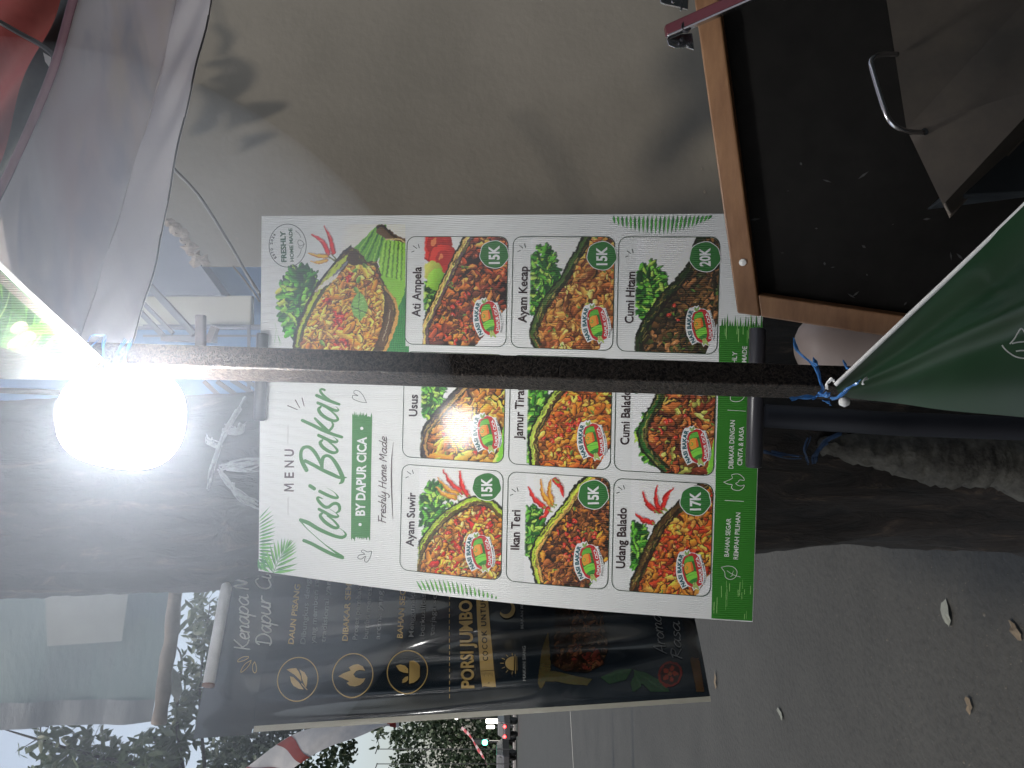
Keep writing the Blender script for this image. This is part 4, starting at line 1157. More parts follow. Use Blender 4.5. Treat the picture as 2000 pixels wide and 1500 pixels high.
def draw_logo(pr, c):
    Lq = lambda pts: [(c[0] + (x - 470) / 15, c[1] + (y - 690) / 15) for x, y in pts]
    white = ink(232, 232, 228)
    outl = [(20, 560), (40, 380), (90, 220), (140, 150), (230, 140), (290, 90), (330, 110), (400, 75), (440, 170), (560, 180), (660, 230), (740, 225), (800, 400), (860, 560), (900, 760), (910, 940), (860, 1110), (790, 1110), (740, 1170), (700, 1270), (600, 1230), (540, 1300), (490, 1190), (370, 1160), (210, 1245), (140, 1120), (60, 960), (20, 780)]
    pr.poly(Lq(outl), white)
    pr.poly(Lq([(250, 300), (330, 250), (480, 180), (600, 210), (690, 310), (760, 520), (800, 760), (810, 980), (770, 1110), (690, 1160), (600, 1170), (470, 1180), (360, 1110), (270, 960), (210, 760), (190, 560), (210, 400)]), ink(176, 44, 48))
    pr.poly(Lq([(270, 420), (300, 330), (400, 270), (500, 260), (560, 430), (620, 700), (650, 920), (620, 1050), (500, 1100), (400, 1040), (320, 900), (260, 740), (245, 560)]), ink(46, 104, 46))
    pr.poly(Lq([(260, 430), (300, 350), (400, 285), (510, 280), (550, 420), (420, 430), (330, 470), (265, 500)]), ink(92, 168, 60))
    pr.poly(Lq([(285, 500), (360, 455), (480, 440), (520, 560), (540, 690), (440, 750), (320, 800), (275, 700), (262, 590)]), ink(226, 144, 54))
    pr.poly(Lq([(450, 470), (490, 470), (525, 600), (530, 700), (480, 715), (465, 590)]), ink(220, 92, 44))
    pr.stroke(Lq([(330, 580), (370, 620), (340, 670), (305, 650)]), 1.6, ink(100, 160, 60))
    pr.poly(Lq([(310, 850), (420, 770), (560, 720), (620, 730), (650, 900), (560, 960), (400, 1040), (350, 980)]), ink(120, 196, 66))
    pr.poly(Lq([(400, 1020), (520, 940), (645, 900), (640, 1010), (560, 1080), (460, 1080)]), ink(52, 124, 50))
    pr.stroke(Lq([(330, 905), (450, 830), (610, 790)]), .6, ink(70, 140, 50))
    pr.poly(Lq([(510, 1060), (560, 1040), (610, 1050), (700, 1230), (680, 1265), (600, 1190), (545, 1260), (515, 1180)]), ink(160, 178, 100))
    pr.stroke(Lq([(560, 1000), (560, 1100)]), .7, ink(50, 50, 30))
    pr.poly(Lq([(330, 270), (270, 200), (290, 120), (340, 180), (400, 100), (420, 150), (380, 250)]), ink(140, 170, 100))
    pr.stroke(Lq([(290, 130), (350, 250)]), .5, ink(50, 80, 40)); pr.stroke(Lq([(405, 110), (365, 250)]), .5, ink(50, 80, 40))
    pr.stroke(Lq([(170, 540), (220, 520), (250, 545), (220, 570)]), 1.2, ink(225, 225, 220))
    # curved wording
    def curved(t, pts, cap, col, bold):
        q = catmull([np.array(p_) for p_ in Lq(pts)], 8)
        seg = np.r_[0, np.cumsum(np.linalg.norm(np.diff(q, axis=0), axis=1))]
        v, f, width = text_mesh(t, bold, 1.02)
        s_ = v[:, 0] / width * seg[-1]
        X = np.interp(s_, seg, q[:, 0]); Y = np.interp(s_, seg, q[:, 1])
        X2 = np.interp(s_ + .3, seg, q[:, 0]); Y2 = np.interp(s_ + .3, seg, q[:, 1])
        X1 = np.interp(s_ - .3, seg, q[:, 0]); Y1 = np.interp(s_ - .3, seg, q[:, 1])
        tx, ty = X2 - X1, Y2 - Y1; l = np.hypot(tx, ty) + 1e-9
        nx, ny = ty / l, -tx / l
        sg = np.where(nx > 0, -1, 1)
        pr.raw(np.stack([X + nx * sg * v[:, 1] / CAP * cap, Y + ny * sg * v[:, 1] / CAP * cap], 1), f, col)
    curved('NASI BAKAR', [(310, 1150), (225, 960), (180, 760), (175, 560), (195, 380), (245, 240)], 7.6, ink(28, 84, 92), .045)
    curved('DAPUR CICA', [(775, 1060), (790, 860), (760, 640), (700, 400), (650, 290)], 5.8, ink(236, 226, 222), .03)
    curved('FRESHLY HOME MADE', [(860, 1100), (890, 880), (865, 680), (815, 440), (765, 250)], 3.0, ink(44, 44, 44), .01)
    curved('NUSANTARA', [(30, 1010), (-5, 920), (-15, 830)], 2.4, ink(44, 60, 60), .01)

for (ci, ri), D in DISH.items():
    x0, x1 = COLS[ci]; y0, y1 = ROWS[ri]
    pr = Print(BMM, .0008)
    r = 13.5
    pts = []
    for cx_, cy_, a0 in ((x0 + r, y0 + r, math.pi), (x1 - r, y0 + r, 1.5 * math.pi), (x1 - r, y1 - r, 0), (x0 + r, y1 - r, .5 * math.pi)):
        for k in range(8):
            t = a0 + k / 7 * math.pi / 2; pts.append((cx_ + r * math.cos(t), cy_ + r * math.sin(t)))
    loop = []
    for p_, q_ in zip(pts, pts[1:] + pts[:1]):
        m_ = max(1, int(math.dist(p_, q_) / 6)); loop += [(p_[0] + (q_[0] - p_[0]) * k / m_, p_[1] + (q_[1] - p_[1]) * k / m_) for k in range(m_)]
    v, f = stroke_poly(loop + [loop[0]], 1.1); pr.raw(v, f, ink(34, 58, 36))
    card = pr.build('menu_card', board, M['print'])
    cv, mask, rc = paint_dish(ci, ri)
    def tofn(X, Y, off, rc=rc, cv=cv):
        return BOARD.at((rc[0] + (X + .5) / cv.w * (rc[2] - rc[0])) / 600, (rc[1] + (Y + .5) / cv.h * (rc[3] - rc[1])) / 800, off)
    o = canvas_mesh('dish_picture', cv, tofn, mask, card, M['print'], .0006)
    pr = Print(BOARD, .0009)
    t, a, b_, cap = NAMES[(ci, ri)]
    pr.text(t, a, b_, cap, ink(46, 30, 32), .022)
    # the three little rays at the end of the name
    ex, ey = b_[0] - 16, b_[1] - 26
    for q0, q1 in (((-7, 3), (-2, 1)), ((-4, -9), (3, -4)), ((6, -12), (8, -5))):
        pr.stroke([(ex + q0[0] + 4, ey + q0[1] - 6), (ex + q1[0] + 4, ey + q1[1] - 6)], [1.3, 2.3, 1.3], DARK, False)
    pr.build('dish_name', card, M['print'])
    pr = Print(BOARD, .0009)
    c, t, rr = BADGE[(ci, ri)]
    base_ = [(c[0] + (rr + 1.6) * math.cos(t_) * (1 + .03 * math.sin(t_ * 7)), c[1] + (rr + .6) * math.sin(t_) * (1 + .02 * math.cos(t_ * 5))) for t_ in np.linspace(0, 6.283, 44, endpoint=False)]
    pr.poly(base_, ink(225, 226, 222))
    pr.poly([(c[0] + (x - c[0]) * .955, c[1] + (y - c[1]) * .955) for x, y in base_], ink(46, 106, 50))
    pr.lift(8); pr.text(t, (c[0] + 10, c[1] + 18.5), (c[0] + 9.5, c[1] - 17.5), 21, ink(232, 233, 230), .035)
    pr.build('price_badge', card, M['print'])
    pr = Print(BOARD, .0012); draw_logo(pr, LOGO[(ci, ri)])
    pr.build('logo', card, M['print'])

# heading
pr = Print(BOARD, .0006)
z1 = lambda pts: [(580 + x / 7.894, 740 + y / 7.894) for x, y in pts]
z2 = lambda pts: [(580 + x / 7.894, 920 + y / 7.894) for x, y in pts]
W = 6.0
pr.stroke(z2([(110, 1070), (230, 1120), (380, 1200), (520, 1270), (620, 1310), (705, 1335)]), [6.4, 7, 6.5], GREEN)
pr.stroke(z2([(705, 1325), (560, 1225), (420, 1120), (280, 1000), (150, 880), (62, 775)]), [6.2, 3.2, 1.6, 1.4, 1.6, 3], GREEN)
pr.stroke(z2([(60, 755), (180, 800), (330, 890), (480, 960), (600, 1005), (690, 1022), (745, 1000), (752, 965), (710, 915), (655, 880)]), [7, 8, 7.5, 7, 6.6, 6.5, 5.5, 4, 1.2, .8], GREEN)
pr.stroke(z2([(395, 645), (362, 690), (420, 770), (500, 832), (575, 872), (625, 872), (638, 845), (560, 755), (470, 690)]), [4, 6.5, 7, 6.5, 6, 5, 4, 2.6], GREEN)
pr.stroke(z2([(342, 587), (430, 635), (530, 690), (600, 708), (640, 693), (605, 650), (500, 577)]), [5.5, 6.2, 6, 5.4, 4, 1.2, .6], GREEN)
pr.stroke(z2([(400, 427), (340, 405), (318, 425), (360, 490), (430, 550), (490, 553), (550, 510), (600, 497), (645, 520), (662, 570), (650, 615), (610, 645)]), [1.4, 4, 5.5, 6.3, 6.3, 6, 6, 6, 6.2, 6, 5, 3], GREEN)
pr.stroke(z2([(355, 312), (450, 360), (550, 402), (615, 413), (632, 395), (585, 333), (520, 290), (465, 262)]), [6.4, 6.4, 6, 5.4, 4, 1.2, .7, .5], GREEN)
pr.stroke(z2([(205, 228), (270, 270)]), 7.2, GREEN, False)
pr.stroke(z1([(150, 1405), (90, 1290), (66, 1220), (66, 1130), (100, 1065), (170, 1048), (230, 1078), (290, 1150), (340, 1235), (372, 1310), (385, 1372)]), [8, 8.4, 7, 6.5, 6.5, 6.2, 6.8, 7.2, 6.6, 5.6, 4], GREEN)
pr.stroke(z1([(395, 1400), (388, 1280), (415, 1205), (475, 1183), (545, 1225), (620, 1330), (672, 1430), (705, 1520), (700, 1581), (662, 1612)]), [5, 8, 6.5, 5.6, 6.4, 7.8, 8, 9, 7, 3], GREEN)
pr.stroke(z1([(130, 1262), (260, 1328), (400, 1405), (540, 1470), (660, 1520), (765, 1520)]), [6.4, 7, 7, 7.5, 6, 2], GREEN)
pr.stroke(z1([(395, 945), (362, 985), (400, 1050), (480, 1108), (560, 1138), (612, 1128), (625, 1100), (580, 1042), (500, 972), (440, 925)]), [4, 6.5, 7, 6.5, 6, 5, 5, 3.6, 3.2, 3], GREEN)
pr.stroke(z1([(337, 870), (430, 915), (530, 960), (600, 973), (628, 955), (600, 918), (560, 890)]), [6, 6.5, 6, 5.4, 4, 1.2, .5], GREEN)
pr.stroke(z1([(87, 640), (250, 715), (400, 790), (560, 855), (695, 897)]), [6, 6.6, 6.8, 6.2, 5.6], GREEN)
pr.stroke(z1([(282, 610), (360, 690), (430, 760), (490, 808)]), [4.6, 6.4, 7, 6], GREEN)
pr.stroke(z1([(500, 800), (545, 750), (560, 705), (543, 670)]), [5, 4.8, 4.2, 3], GREEN)
pr.stroke(z1([(370, 430), (338, 472), (380, 545), (470, 610), (560, 645), (622, 638), (634, 615), (600, 560), (520, 490), (450, 440)]), [4, 6.5, 7, 6.5, 6, 5, 5, 3.6, 3.2, 3], GREEN)
pr.stroke(z1([(325, 370), (420, 412), (530, 465), (600, 488), (642, 482), (628, 450), (600, 425)]), [5.5, 6.2, 6, 5.6, 4, 1.2, .6], GREEN)
pr.stroke(z1([(307, 255), (420, 305), (540, 352), (655, 392)]), [6, 6.6, 6.4, 5], GREEN)
pr.stroke(z1([(520, 325), (430, 270), (372, 205), (366, 168), (395, 158), (432, 172)]), [2, 5, 5, 4.4, 4, 4.4], GREEN)
pr.build('title_lettering', board, M['print'])

pr = Print(BOARD, .0006)
for ch, a, b_ in (('M', 959.8, 944.5), ('E', 933.5, 922.5), ('N', 913, 899.5), ('U', 891, 877.5)):
    if ch == 'M':
        for q_ in ([(573.2, 958.6), (556.2, 958.2)], [(556.2, 957.4), (569, 952.2)], [(556.2, 947), (569, 952.2)], [(573.2, 945.8), (556.2, 946.2)]): pr.stroke(q_, 2.7, BROWN, False)
        continue
    pr.text(ch, (574, a), (574, b_), 18.6, BROWN, .022)
pr.stroke([(563, 831), (562.8, 866)], [.5, 2, 2, .5], BROWN); pr.stroke([(563.2, 971), (563, 1005)], [.5, 2, 2, .5], BROWN)
q6 = lambda pts: [(480 + x / 3.571, 740 + y / 3.571) for x, y in pts]
for a in ([(295, 187), (362, 215)], [(348, 148), (378, 202)], [(395, 135), (409, 190)]): pr.stroke(q6(a), [2, 2.6, 1.4], BROWN, False)
hand(pr, 'Freshly Home Made', (753.5, 1021), (756, 853), 8.4, 1.7, BROWN)
pr.stroke(q6([(1032, 440), (1020, 560), (1017, 700), (1022, 850), (1028, 980)]), [.4, 1.5, 2.0, 1.5, .5], BROWN)
pr.stroke(q6([(845, 167), (800, 160), (752, 140), (750, 115), (785, 118), (758, 100), (762, 82), (790, 85), (820, 115), (845, 167)]), 1.0, DARK)
pr.stroke(q6([(880, 1200), (872, 1240), (848, 1276), (830, 1265), (838, 1235), (810, 1255), (784, 1248), (795, 1228), (832, 1222), (808, 1203), (822, 1192), (850, 1205), (880, 1200)]), 1.0, DARK)
pr.build('heading_lettering', board, M['print'])

# brushed label
pr = Print(BOARD, .0006)
e0, e1 = [], []
rs = np.random.RandomState(3)
left = []; n = 26
for k in range(n + 1):   # lower end (world left)
    x = 735 + (870 - 735) * k / n; left.append((x, 1110 + (rs.uniform(-18, 32) if k % 2 else rs.uniform(-8, 8))))
right = []
for k in range(n + 1):
    x = 882 - (882 - 743) * k / n; right.append((x, 255 + (rs.uniform(-40, 10) if k % 2 else rs.uniform(-4, 12))))
pr.poly(q6([(735, 1100)] + left + [(868, 1100), (872, 900), (876, 600), (882, 300)] + right + [(743, 300), (740, 600), (736, 900)]), GREEN)
pr.lift(40); pr.text('BY DAPUR CICA', (713, 1007.4), (716.6, 853.4), 18.6, ink(226, 227, 224), .03)
pr.disc((480 + 812 / 3.571, 740 + 345 / 3.571), 3.1, ink(226, 227, 224)); pr.disc((480 + 800 / 3.571, 740 + 1015 / 3.571), 3.1, ink(226, 227, 224))
pr.build('brushed_label', board, M['print'])

# round stamp
pr = Print(BOARD, .0012)
cs = (562.5, 480)
pr.ring(cs, 36.3, 42, 1.3, DARK, 60)
pr.text('FRESHLY', (560, 512), (557.6, 451), 10, ink(38, 78, 50), .04)
pr.text('HOME MADE', (574.6, 511), (571, 446), 7.0, ink(38, 78, 50), .035)
for i, ch in enumerate('ESTD 2024'):
    t = math.radians(208 - i * 7.6)   # angle measured round the rim
    if ch == ' ': continue
    cxx, cyy = cs[0] - 29.5 * math.cos(math.radians(40 - i * 9.4)), cs[1] + 34 * math.sin(math.radians(40 - i * 9.4))
    tt = math.radians(40 - i * 9.4); tx, ty = -math.sin(tt), -math.cos(tt)
    pr.text(ch, (cxx - tx * 2, cyy - ty * 2), (cxx + tx * 2, cyy + ty * 2), 4.8, DARK, .04)
q5 = lambda pts: [(480 + x / 4.688, 400 + y / 4.688) for x, y in pts]
for a in ([(458, 240), (490, 265), (508, 300)], [(475, 482), (500, 450), (513, 408)], [(540, 362), (500, 378), (480, 350), (490, 325), (520, 335), (538, 360)], [(538, 364), (520, 395), (495, 398), (488, 380)]):
    pr.stroke(q5(a), .9, DARK)
pr.build('round_stamp', board, M['print'])

# hero picture: filled banana leaf, herbs, chillies (painted in photo pixels: X across the world, Y down)
HX0, HX1, HY0, HY1, HS = 437, 768, 522, 800, 1.15
cv = Canvas(int((HX1 - HX0) * HS), int((HY1 - HY0) * HS), C(206, 207, 206))
def h5(pts): return [((HX1 - (400 + y / 4.688)) * HS, ((480 + x / 4.688) - HY0) * HS) for x, y in pts]
touched = cv.a.copy()
rs = np.random.RandomState(21)
cx_, cy_ = h5([(1250, 400)])[0]
for k in range(14): cv.ell(cx_, cy_, (90 - k * 3) * HS, (85 - k * 3) * HS, 0, C(222, 214, 200), alpha=.12)
a, b_ = h5([(700, 900)])[0], 0
cx_, cy_ = h5([(500, 905)])[0]
herbs(cv, cx_, cy_, 68 * HS, 40 * HS, 420, 8.5 * HS, rs)
for p_, s_, g_ in (((300, 790), 9, C(206, 214, 90)), ((330, 900), 9, C(190, 206, 90)), ((350, 960), 8, C(150, 200, 80)), ((390, 1180), 12, C(96, 190, 60)), ((350, 1090), 8, C(130, 196, 80))):
    q_ = h5([p_])[0]; cv.ell(q_[0], q_[1], s_ * HS, s_ * .5 * HS, .8, g_, hl=np.clip(g_ * 1.15, 0, 255))
chili(cv, h5([(715, 200)])[0], h5([(800, 440)])[0], 9 * HS, C(206, 28, 32), -.06)
chili(cv, h5([(598, 278)])[0], h5([(755, 450)])[0], 9 * HS, C(206, 28, 32), -.14)
chili(cv, h5([(568, 447)])[0], h5([(735, 475)])[0], 8 * HS, C(232, 150, 50), .05)
chili(cv, h5([(590, 520)])[0], h5([(740, 512)])[0], 7 * HS, C(232, 150, 50), .1)
cv.line(h5([(760, 480), (820, 520)]), 4 * HS, C(110, 110, 60)); cv.line(h5([(790, 460), (825, 500)]), 3 * HS, C(100, 96, 50))
# back leaf
cv.poly(h5([(1230, 560), (1470, 620), (1560, 960), (1600, 1330), (1580, 1500), (1250, 1500), (1300, 1000)]), C(48, 120, 60))
for k in range(16):
    q_ = h5([(1330 + k * 18, 800 + k * 22), (1290 + k * 20, 1480)]); cv.line(q_, 1.2, C(80, 160, 80), .7, False)
# rolled leaf ends
roll1 = h5([(960, 420), (1090, 300), (1150, 240), (1220, 180), (1290, 190), (1280, 300), (1260, 420), (1200, 520), (1080, 540), (980, 480)])
cv.poly(roll1, C(96, 156, 56))
for k in range(9):
    t = k / 8; cv.line(h5([(1160 + 110 * t, 230 + 60 * t), (1000 + 220 * t, 480 + 50 * t)]), 2.2 * HS, [C(150, 196, 84), C(50, 100, 40), C(120, 176, 60)][k % 3], .9, False)
roll2 = h5([(1265, 320), (1380, 330), (1480, 350), (1478, 480), (1470, 640), (1450, 820), (1395, 950), (1340, 850), (1270, 740), (1215, 640), (1230, 460)])
cv.poly(roll2, C(134, 190, 62))
for k in range(12):
    t = k / 11; cv.line(h5([(1270 + 200 * t, 335), (1225 + 240 * t, 640 + 60 * t)]), 2.4 * HS, [C(170, 214, 90), C(80, 130, 40), C(150, 200, 74), C(60, 90, 30)][k % 4], .85, False)
cv.poly(h5([(1190, 200), (1250, 178), (1310, 230), (1400, 290), (1490, 320), (1480, 360), (1370, 330), (1270, 310), (1200, 260)]), C(96, 70, 42))
cv.line(h5([(1200, 215), (1260, 200), (1330, 270), (1380, 300)]), 5, C(46, 32, 20)); cv.line(h5([(1280, 320), (1400, 318), (1480, 355)]), 3, C(200, 176, 120))
# boat
boat = h5([(430, 1290), (470, 1130), (540, 950), (620, 790), (700, 670), (790, 560), (880, 450), (960, 380), (1030, 420), (1110, 520), (1200, 520), (1240, 660), (1290, 760), (1370, 860), (1398, 980), (1370, 1130), (1310, 1290), (1240, 1420), (1100, 1540), (900, 1620), (640, 1620), (480, 1560), (420, 1440)])
mB = cv.poly(boat, C(70, 50, 28))
inner = h5([(500, 1290), (545, 1130), (620, 960), (720, 790), (800, 690), (900, 600), (940, 540), (1000, 560), (1110, 540), (1180, 560), (1230, 700), (1270, 860), (1260, 1000), (1240, 1130), (1190, 1290), (1100, 1420), (900, 1500), (650, 1500), (520, 1430)])
mI = cv.mask(inner); cv.put((0, 0, cv.w, cv.h), mI, C(70, 34, 16))
food_fill(cv, mI, 1100, [YO, OR, OR, C(224, 150, 60), C(214, 132, 60), C(240, 184, 96), BR_], 4.6 * HS, 2.4, C(70, 32, 16), rs)
for (x, y, r, n) in ((960, 660, 20, 9), (870, 1000, 34, 14), (840, 1130, 38, 20), (900, 1280, 34, 12), (730, 900, 18, 4)):
    for _ in range(n):
        q_ = h5([(x + rs.normal(0, r), y + rs.normal(0, r))])[0]
        cv.ell(q_[0] + 1, q_[1] + 2, 7 * HS, 4.4 * HS, rs.uniform(0, 3), C(80, 20, 14), mI, alpha=.7)
        cv.ell(q_[0], q_[1], rs.uniform(4, 7.5) * HS, rs.uniform(2.6, 4.5) * HS, rs.uniform(0, 3), C(206, 30, 26), mI, hl=C(240, 84, 60))
        cv.ell(q_[0] - 2, q_[1] - 1.5, 1.6 * HS, .8 * HS, .4, C(255, 210, 190), mI, alpha=.8)
food_fill(cv, mI, 130, [YO, C(240, 176, 86), OR], 3.2 * HS, 3.2, C(110, 50, 20), rs)
for (x, y) in ((1000, 600), (1030, 690), (1090, 560), (700, 1270), (1010, 780)):
    q_ = h5([(x, y)])[0]; cv.ell(q_[0], q_[1], 7 * HS, 4 * HS, rs.uniform(0, 3), C(90, 140, 50), None, hl=C(150, 190, 90))
bas = h5([(1040, 800), (1100, 860), (1120, 940), (1090, 1020), (1040, 1065), (980, 1000), (960, 920), (990, 850)])
cv.poly(bas, C(120, 168, 84)); cv.line(h5([(1040, 810), (1030, 930), (1045, 1050)]), 1.6, C(60, 90, 50)); cv.line(h5([(970, 930), (1030, 960), (1100, 990)]), 2, C(60, 50, 40))
for k in range(5): cv.line(h5([(1033, 860 + k * 34), (1080 + (k % 2) * 10, 850 + k * 34)]), 1.2, C(170, 206, 130), .8, False); cv.line(h5([(1033, 870 + k * 34), (985, 880 + k * 30)]), 1.2, C(160, 200, 120), .8, False)
# rim strokes
o1 = h5([(430, 1300), (470, 1130), (540, 950), (620, 790), (700, 670), (790, 560), (880, 450), (960, 380)])
cv.line(o1, 3 * HS, C(22, 24, 16))
cv.line(h5([(470, 1290), (505, 1140), (570, 970), (650, 810), (735, 690), (830, 575), (920, 480)]), [8 * HS, 9 * HS, 6 * HS, 9 * HS, 12 * HS, 6 * HS], C(176, 190, 66))
cv.line(h5([(480, 1290), (520, 1140), (600, 970), (680, 840), (760, 730), (850, 630)]), [3, 5, 3, 4, 3], C(60, 70, 28))
cv.line(h5([(640, 790), (720, 730), (790, 680), (860, 610)]), [3 * HS, 9 * HS, 9 * HS, 3 * HS], C(206, 200, 190)); cv.line(h5([(800, 650), (870, 590), (930, 520)]), 4 * HS, C(120, 120, 128))
cv.line(h5([(1270, 760), (1350, 860), (1385, 980), (1355, 1130), (1290, 1300), (1220, 1420)]), [4 * HS, 7 * HS, 5 * HS], C(200, 150, 76))
cv.line(h5([(1300, 850), (1330, 960), (1300, 1100), (1240, 1280)]), [6 * HS, 14 * HS, 12 * HS], C(92, 66, 40))
cv.line(h5([(1320, 960), (1300, 1100), (1250, 1250)]), 1.5, C(200, 190, 160), .8)
for _ in range(160):
    i = rs.randint(len(boat)); p_ = np.array(boat[i]); p2 = np.array(boat[(i + 1) % len(boat)]); t = rs.rand(); q_ = p_ * (1 - t) + p2 * t
    c_ = np.mean(boat, axis=0); q_ = q_ + (c_ - q_) * rs.uniform(.01, .10); dd = (p2 - p_) / (np.linalg.norm(p2 - p_) + 1e-6)
    cv.line([q_, q_ + dd * rs.uniform(4, 16)], rs.uniform(.8, 2), [C(40, 26, 14), C(190, 170, 90), C(120, 90, 44), C(70, 90, 36)][rs.randint(4)], .6, False)
for p_, q_ in (((265, 1080), (315, 1290)), ((275, 1150), (260, 1290)), ((290, 1180), (330, 1290))):
    cv.line(h5([p_, q_]), [1, 5 * HS], C(80, 150, 70), 1, False)
diff = (np.abs(cv.a - C(206, 207, 206)).sum(-1) > 3).astype(float)
def hero_fn(X, Y, off):
    u, v = BOARD.inv(HY0 + (Y + .5) / HS, HX1 - (X + .5) / HS)
    return BOARD.at(u, v, off)
# keep clear of the first card
pxg = HY0 + (cv.Y + .5) / HS; pyg = HX1 - (cv.X + .5) / HS
keep = diff * (~((pxg > 792) & (pyg < 676)))
keep *= ((pxg < 785) | (pyg < 690)) * ((pyg < 757) | (pxg < 700))
canvas_mesh('hero_picture', cv, hero_fn, keep, board, M['print'], .00045)

# palm fronds
LG = [ink(58, 128, 62), ink(84, 158, 70), ink(46, 106, 56), ink(122, 178, 82)]
def leaflet(pr, a, b_, w, col, col2=None):
    a, b_ = np.array(a, float), np.array(b_, float); d = b_ - a; n = np.array([-d[1], d[0]]); n /= np.linalg.norm(n)
    pr.poly([a, a + d * .3 + n * w, a + d * .65 + n * w * .8, b_, a + d * .6 - n * w * .7, a + d * .25 - n * w * .9], col)
    if col2 is not None: pr.poly([a + d * .1, a + d * .5 + n * w * .7, b_ - d * .05, a + d * .45], col2)
pr = Print(BOARD, .0006)
f5 = lambda x, y: (500 + x / 5.36, 860 + y / 5.36)
for k in range(17):
    y = 790 + k * 27
    leaflet(pr, f5(30, y + 35 + k * 3), f5([150, 175, 190, 196, 205, 212, 210, 204, 198, 200, 195, 190, 192, 186, 170, 160, 150][k], y - 100 + k * 16), 1.2 + .16 * k, LG[k % 3], LG[3] if k % 2 else None)
rach = catmull([f5(*p_) for p_ in ((185, 1385), (240, 1260), (310, 1145), (380, 1040))], 6)
pr.stroke(rach, [1.4, .5], ink(70, 120, 56), False)
for k in range(11):
    t = k / 10; c_ = rach[int(t * (len(rach) - 1))]
    c_ = (c_[0], c_[1])
    lt = [(430, 1350), (443, 1288), (443, 1215), (438, 1155), (436, 1120), (432, 1092), (425, 1065), (400, 1042), (385, 1035)]
    rt = [(70, 1180), (105, 1140), (150, 1090), (190, 1050), (232, 1038), (272, 1020), (308, 1018), (345, 1022), (370, 1030)]
    if k < 9:
        leaflet(pr, c_, f5(*lt[k]), 3.2 - .25 * k, LG[(k + 1) % 3], LG[3]); leaflet(pr, c_, f5(*rt[k]), 3.4 - .26 * k, LG[k % 3], LG[3])
for a, b_ in (((30, 1230), (30, 1350)), ((70, 1200), (100, 1370)), ((35, 1300), (60, 1360))):
    leaflet(pr, f5(b_[0] + 6, b_[1] - 4), f5(*a), 2.6, LG[0])
pr.build('palm_print', board, M['print'])
pr = Print(BOARD, .0006)
for k in range(19):
    t = k / 18; x = 816 + 144 * t + 4
    u, v = 0.006, 0
    base_y = 1157 + (x - 816) * .145
    base_y = proj(BOARD.at(np.array([.006]), BOARD.inv(x, base_y)[1]))[0][1]
    ln = 27 * math.sin(math.pi * (.12 + .86 * t)) ** .6 * (1.15 - .5 * t) + 3
    leaflet(pr, (x + 5, base_y), (x - 7 + 12 * t, base_y - ln), 2.0, LG[k % 3], LG[3])
pr.build('palm_print', board, M['print'])
pr = Print(BOARD, .0006)
for k in range(24):
    t = k / 23; x = 1194 + 196 * t
    base_y = proj(BOARD.at(np.array([.996]), BOARD.inv(x, 421)[1]))[0][1]
    ln = 34 * math.sin(math.pi * (.10 + .86 * t)) ** .8 + 3
    leaflet(pr, (x + 4 * (1 - t), base_y), (x - 1 + 6 * (1 - t) - 9 * t + 2, base_y + ln), 2.5, LG[k % 3], LG[1])
pr.build('palm_print', board, M['print'])

# green foot band
pr = Print(BMM, .00045)
ny_, nx_ = 5, 60
rs = np.random.RandomState(9)
topj = 739 + np.cumsum(rs.normal(0, .25, nx_)); topj = 739 + (topj - topj.mean()) * .4
vs, fs = [], []
for i in range(ny_):
    for k in range(nx_):
        x = 1.5 + 432 * k / (nx_ - 1); vs.append((x, topj[k] + (799.2 - topj[k]) * i / (ny_ - 1)))
fs = [(i * nx_ + k, i * nx_ + k + 1, (i + 1) * nx_ + k + 1, (i + 1) * nx_ + k) for i in range(ny_ - 1) for k in range(nx_ - 1)]
GB = ink(44, 112, 32)
pr.raw(vs, fs, GB)
for k in range(16):   # bristle ends of the brushed band
    y = 741 + k * 3.7; pr.poly([(432, y), (432 + rs.uniform(4, 26), y + 1.4), (432, y + 2.9 + rs.uniform(0, .8))], GB)
for _ in range(26):
    x = rs.choice([rs.uniform(3, 40), rs.uniform(400, 430), rs.uniform(3, 60)]); y = rs.uniform(741, 796)
    pr.stroke([(x, y), (x + rs.uniform(6, 26), y + rs.uniform(-.6, .6))], rs.uniform(.3, 1.0), ink(150, 196, 120), False)
band = pr.build('foot_band', board, M['print'])
pr = Print(BOARD, .0012); LW = ink(214, 222, 208)
pr.text('BAHAN SEGAR', (1423.2, 1087), (1427.6, 1012.2), 9.4, LW, .012); pr.text('REMPAH PILIHAN', (1441, 1092.5), (1446, 1001.2), 9.4, LW, .012)
pr.text('DIBAKAR DENGAN', (1431.7, 915.3), (1435.3, 820.8), 9.8, LW, .012); pr.text('CINTA & RASA', (1449, 909), (1453, 833.4), 9.8, LW, .012)
pr.text('FRESHLY', (1437.2, 737), (1439.6, 687), 9.6, LW, .012); pr.text('HOME MADE', (1456, 745), (1459, 676.5), 9.6, LW, .012)
pr.stroke([(1415.5, 977), (1451.8, 979)], .9, LW, False); pr.stroke([(1421, 801), (1456, 803)], .9, LW, False)
qF = lambda pts: [(1080 + x / 4.545, 900 + y / 4.545) for x, y in pts]
pr.stroke(qF([(1492, 945), (1545, 932), (1600, 942), (1632, 980), (1618, 1030), (1572, 1052), (1530, 1030), (1522, 985), (1492, 945)]), 1.0, LW)
pr.stroke(qF([(1545, 975), (1600, 1010), (1662, 1030)]), .8, LW); pr.stroke(qF([(1600, 1010), (1575, 1025)]), .7, LW); pr.stroke(qF([(1590, 1003), (1600, 975)]), .7, LW)
pr.stroke(qF([(1515, 188), (1590, 155), (1585, 125), (1640, 115), (1682, 140), (1697, 172), (1658, 168), (1640, 190), (1620, 200), (1645, 218), (1672, 222), (1697, 214), (1685, 242), (1650, 262), (1600, 255), (1582, 232), (1590, 212), (1550, 205), (1515, 188)]), 1.1, LW, True, 3)
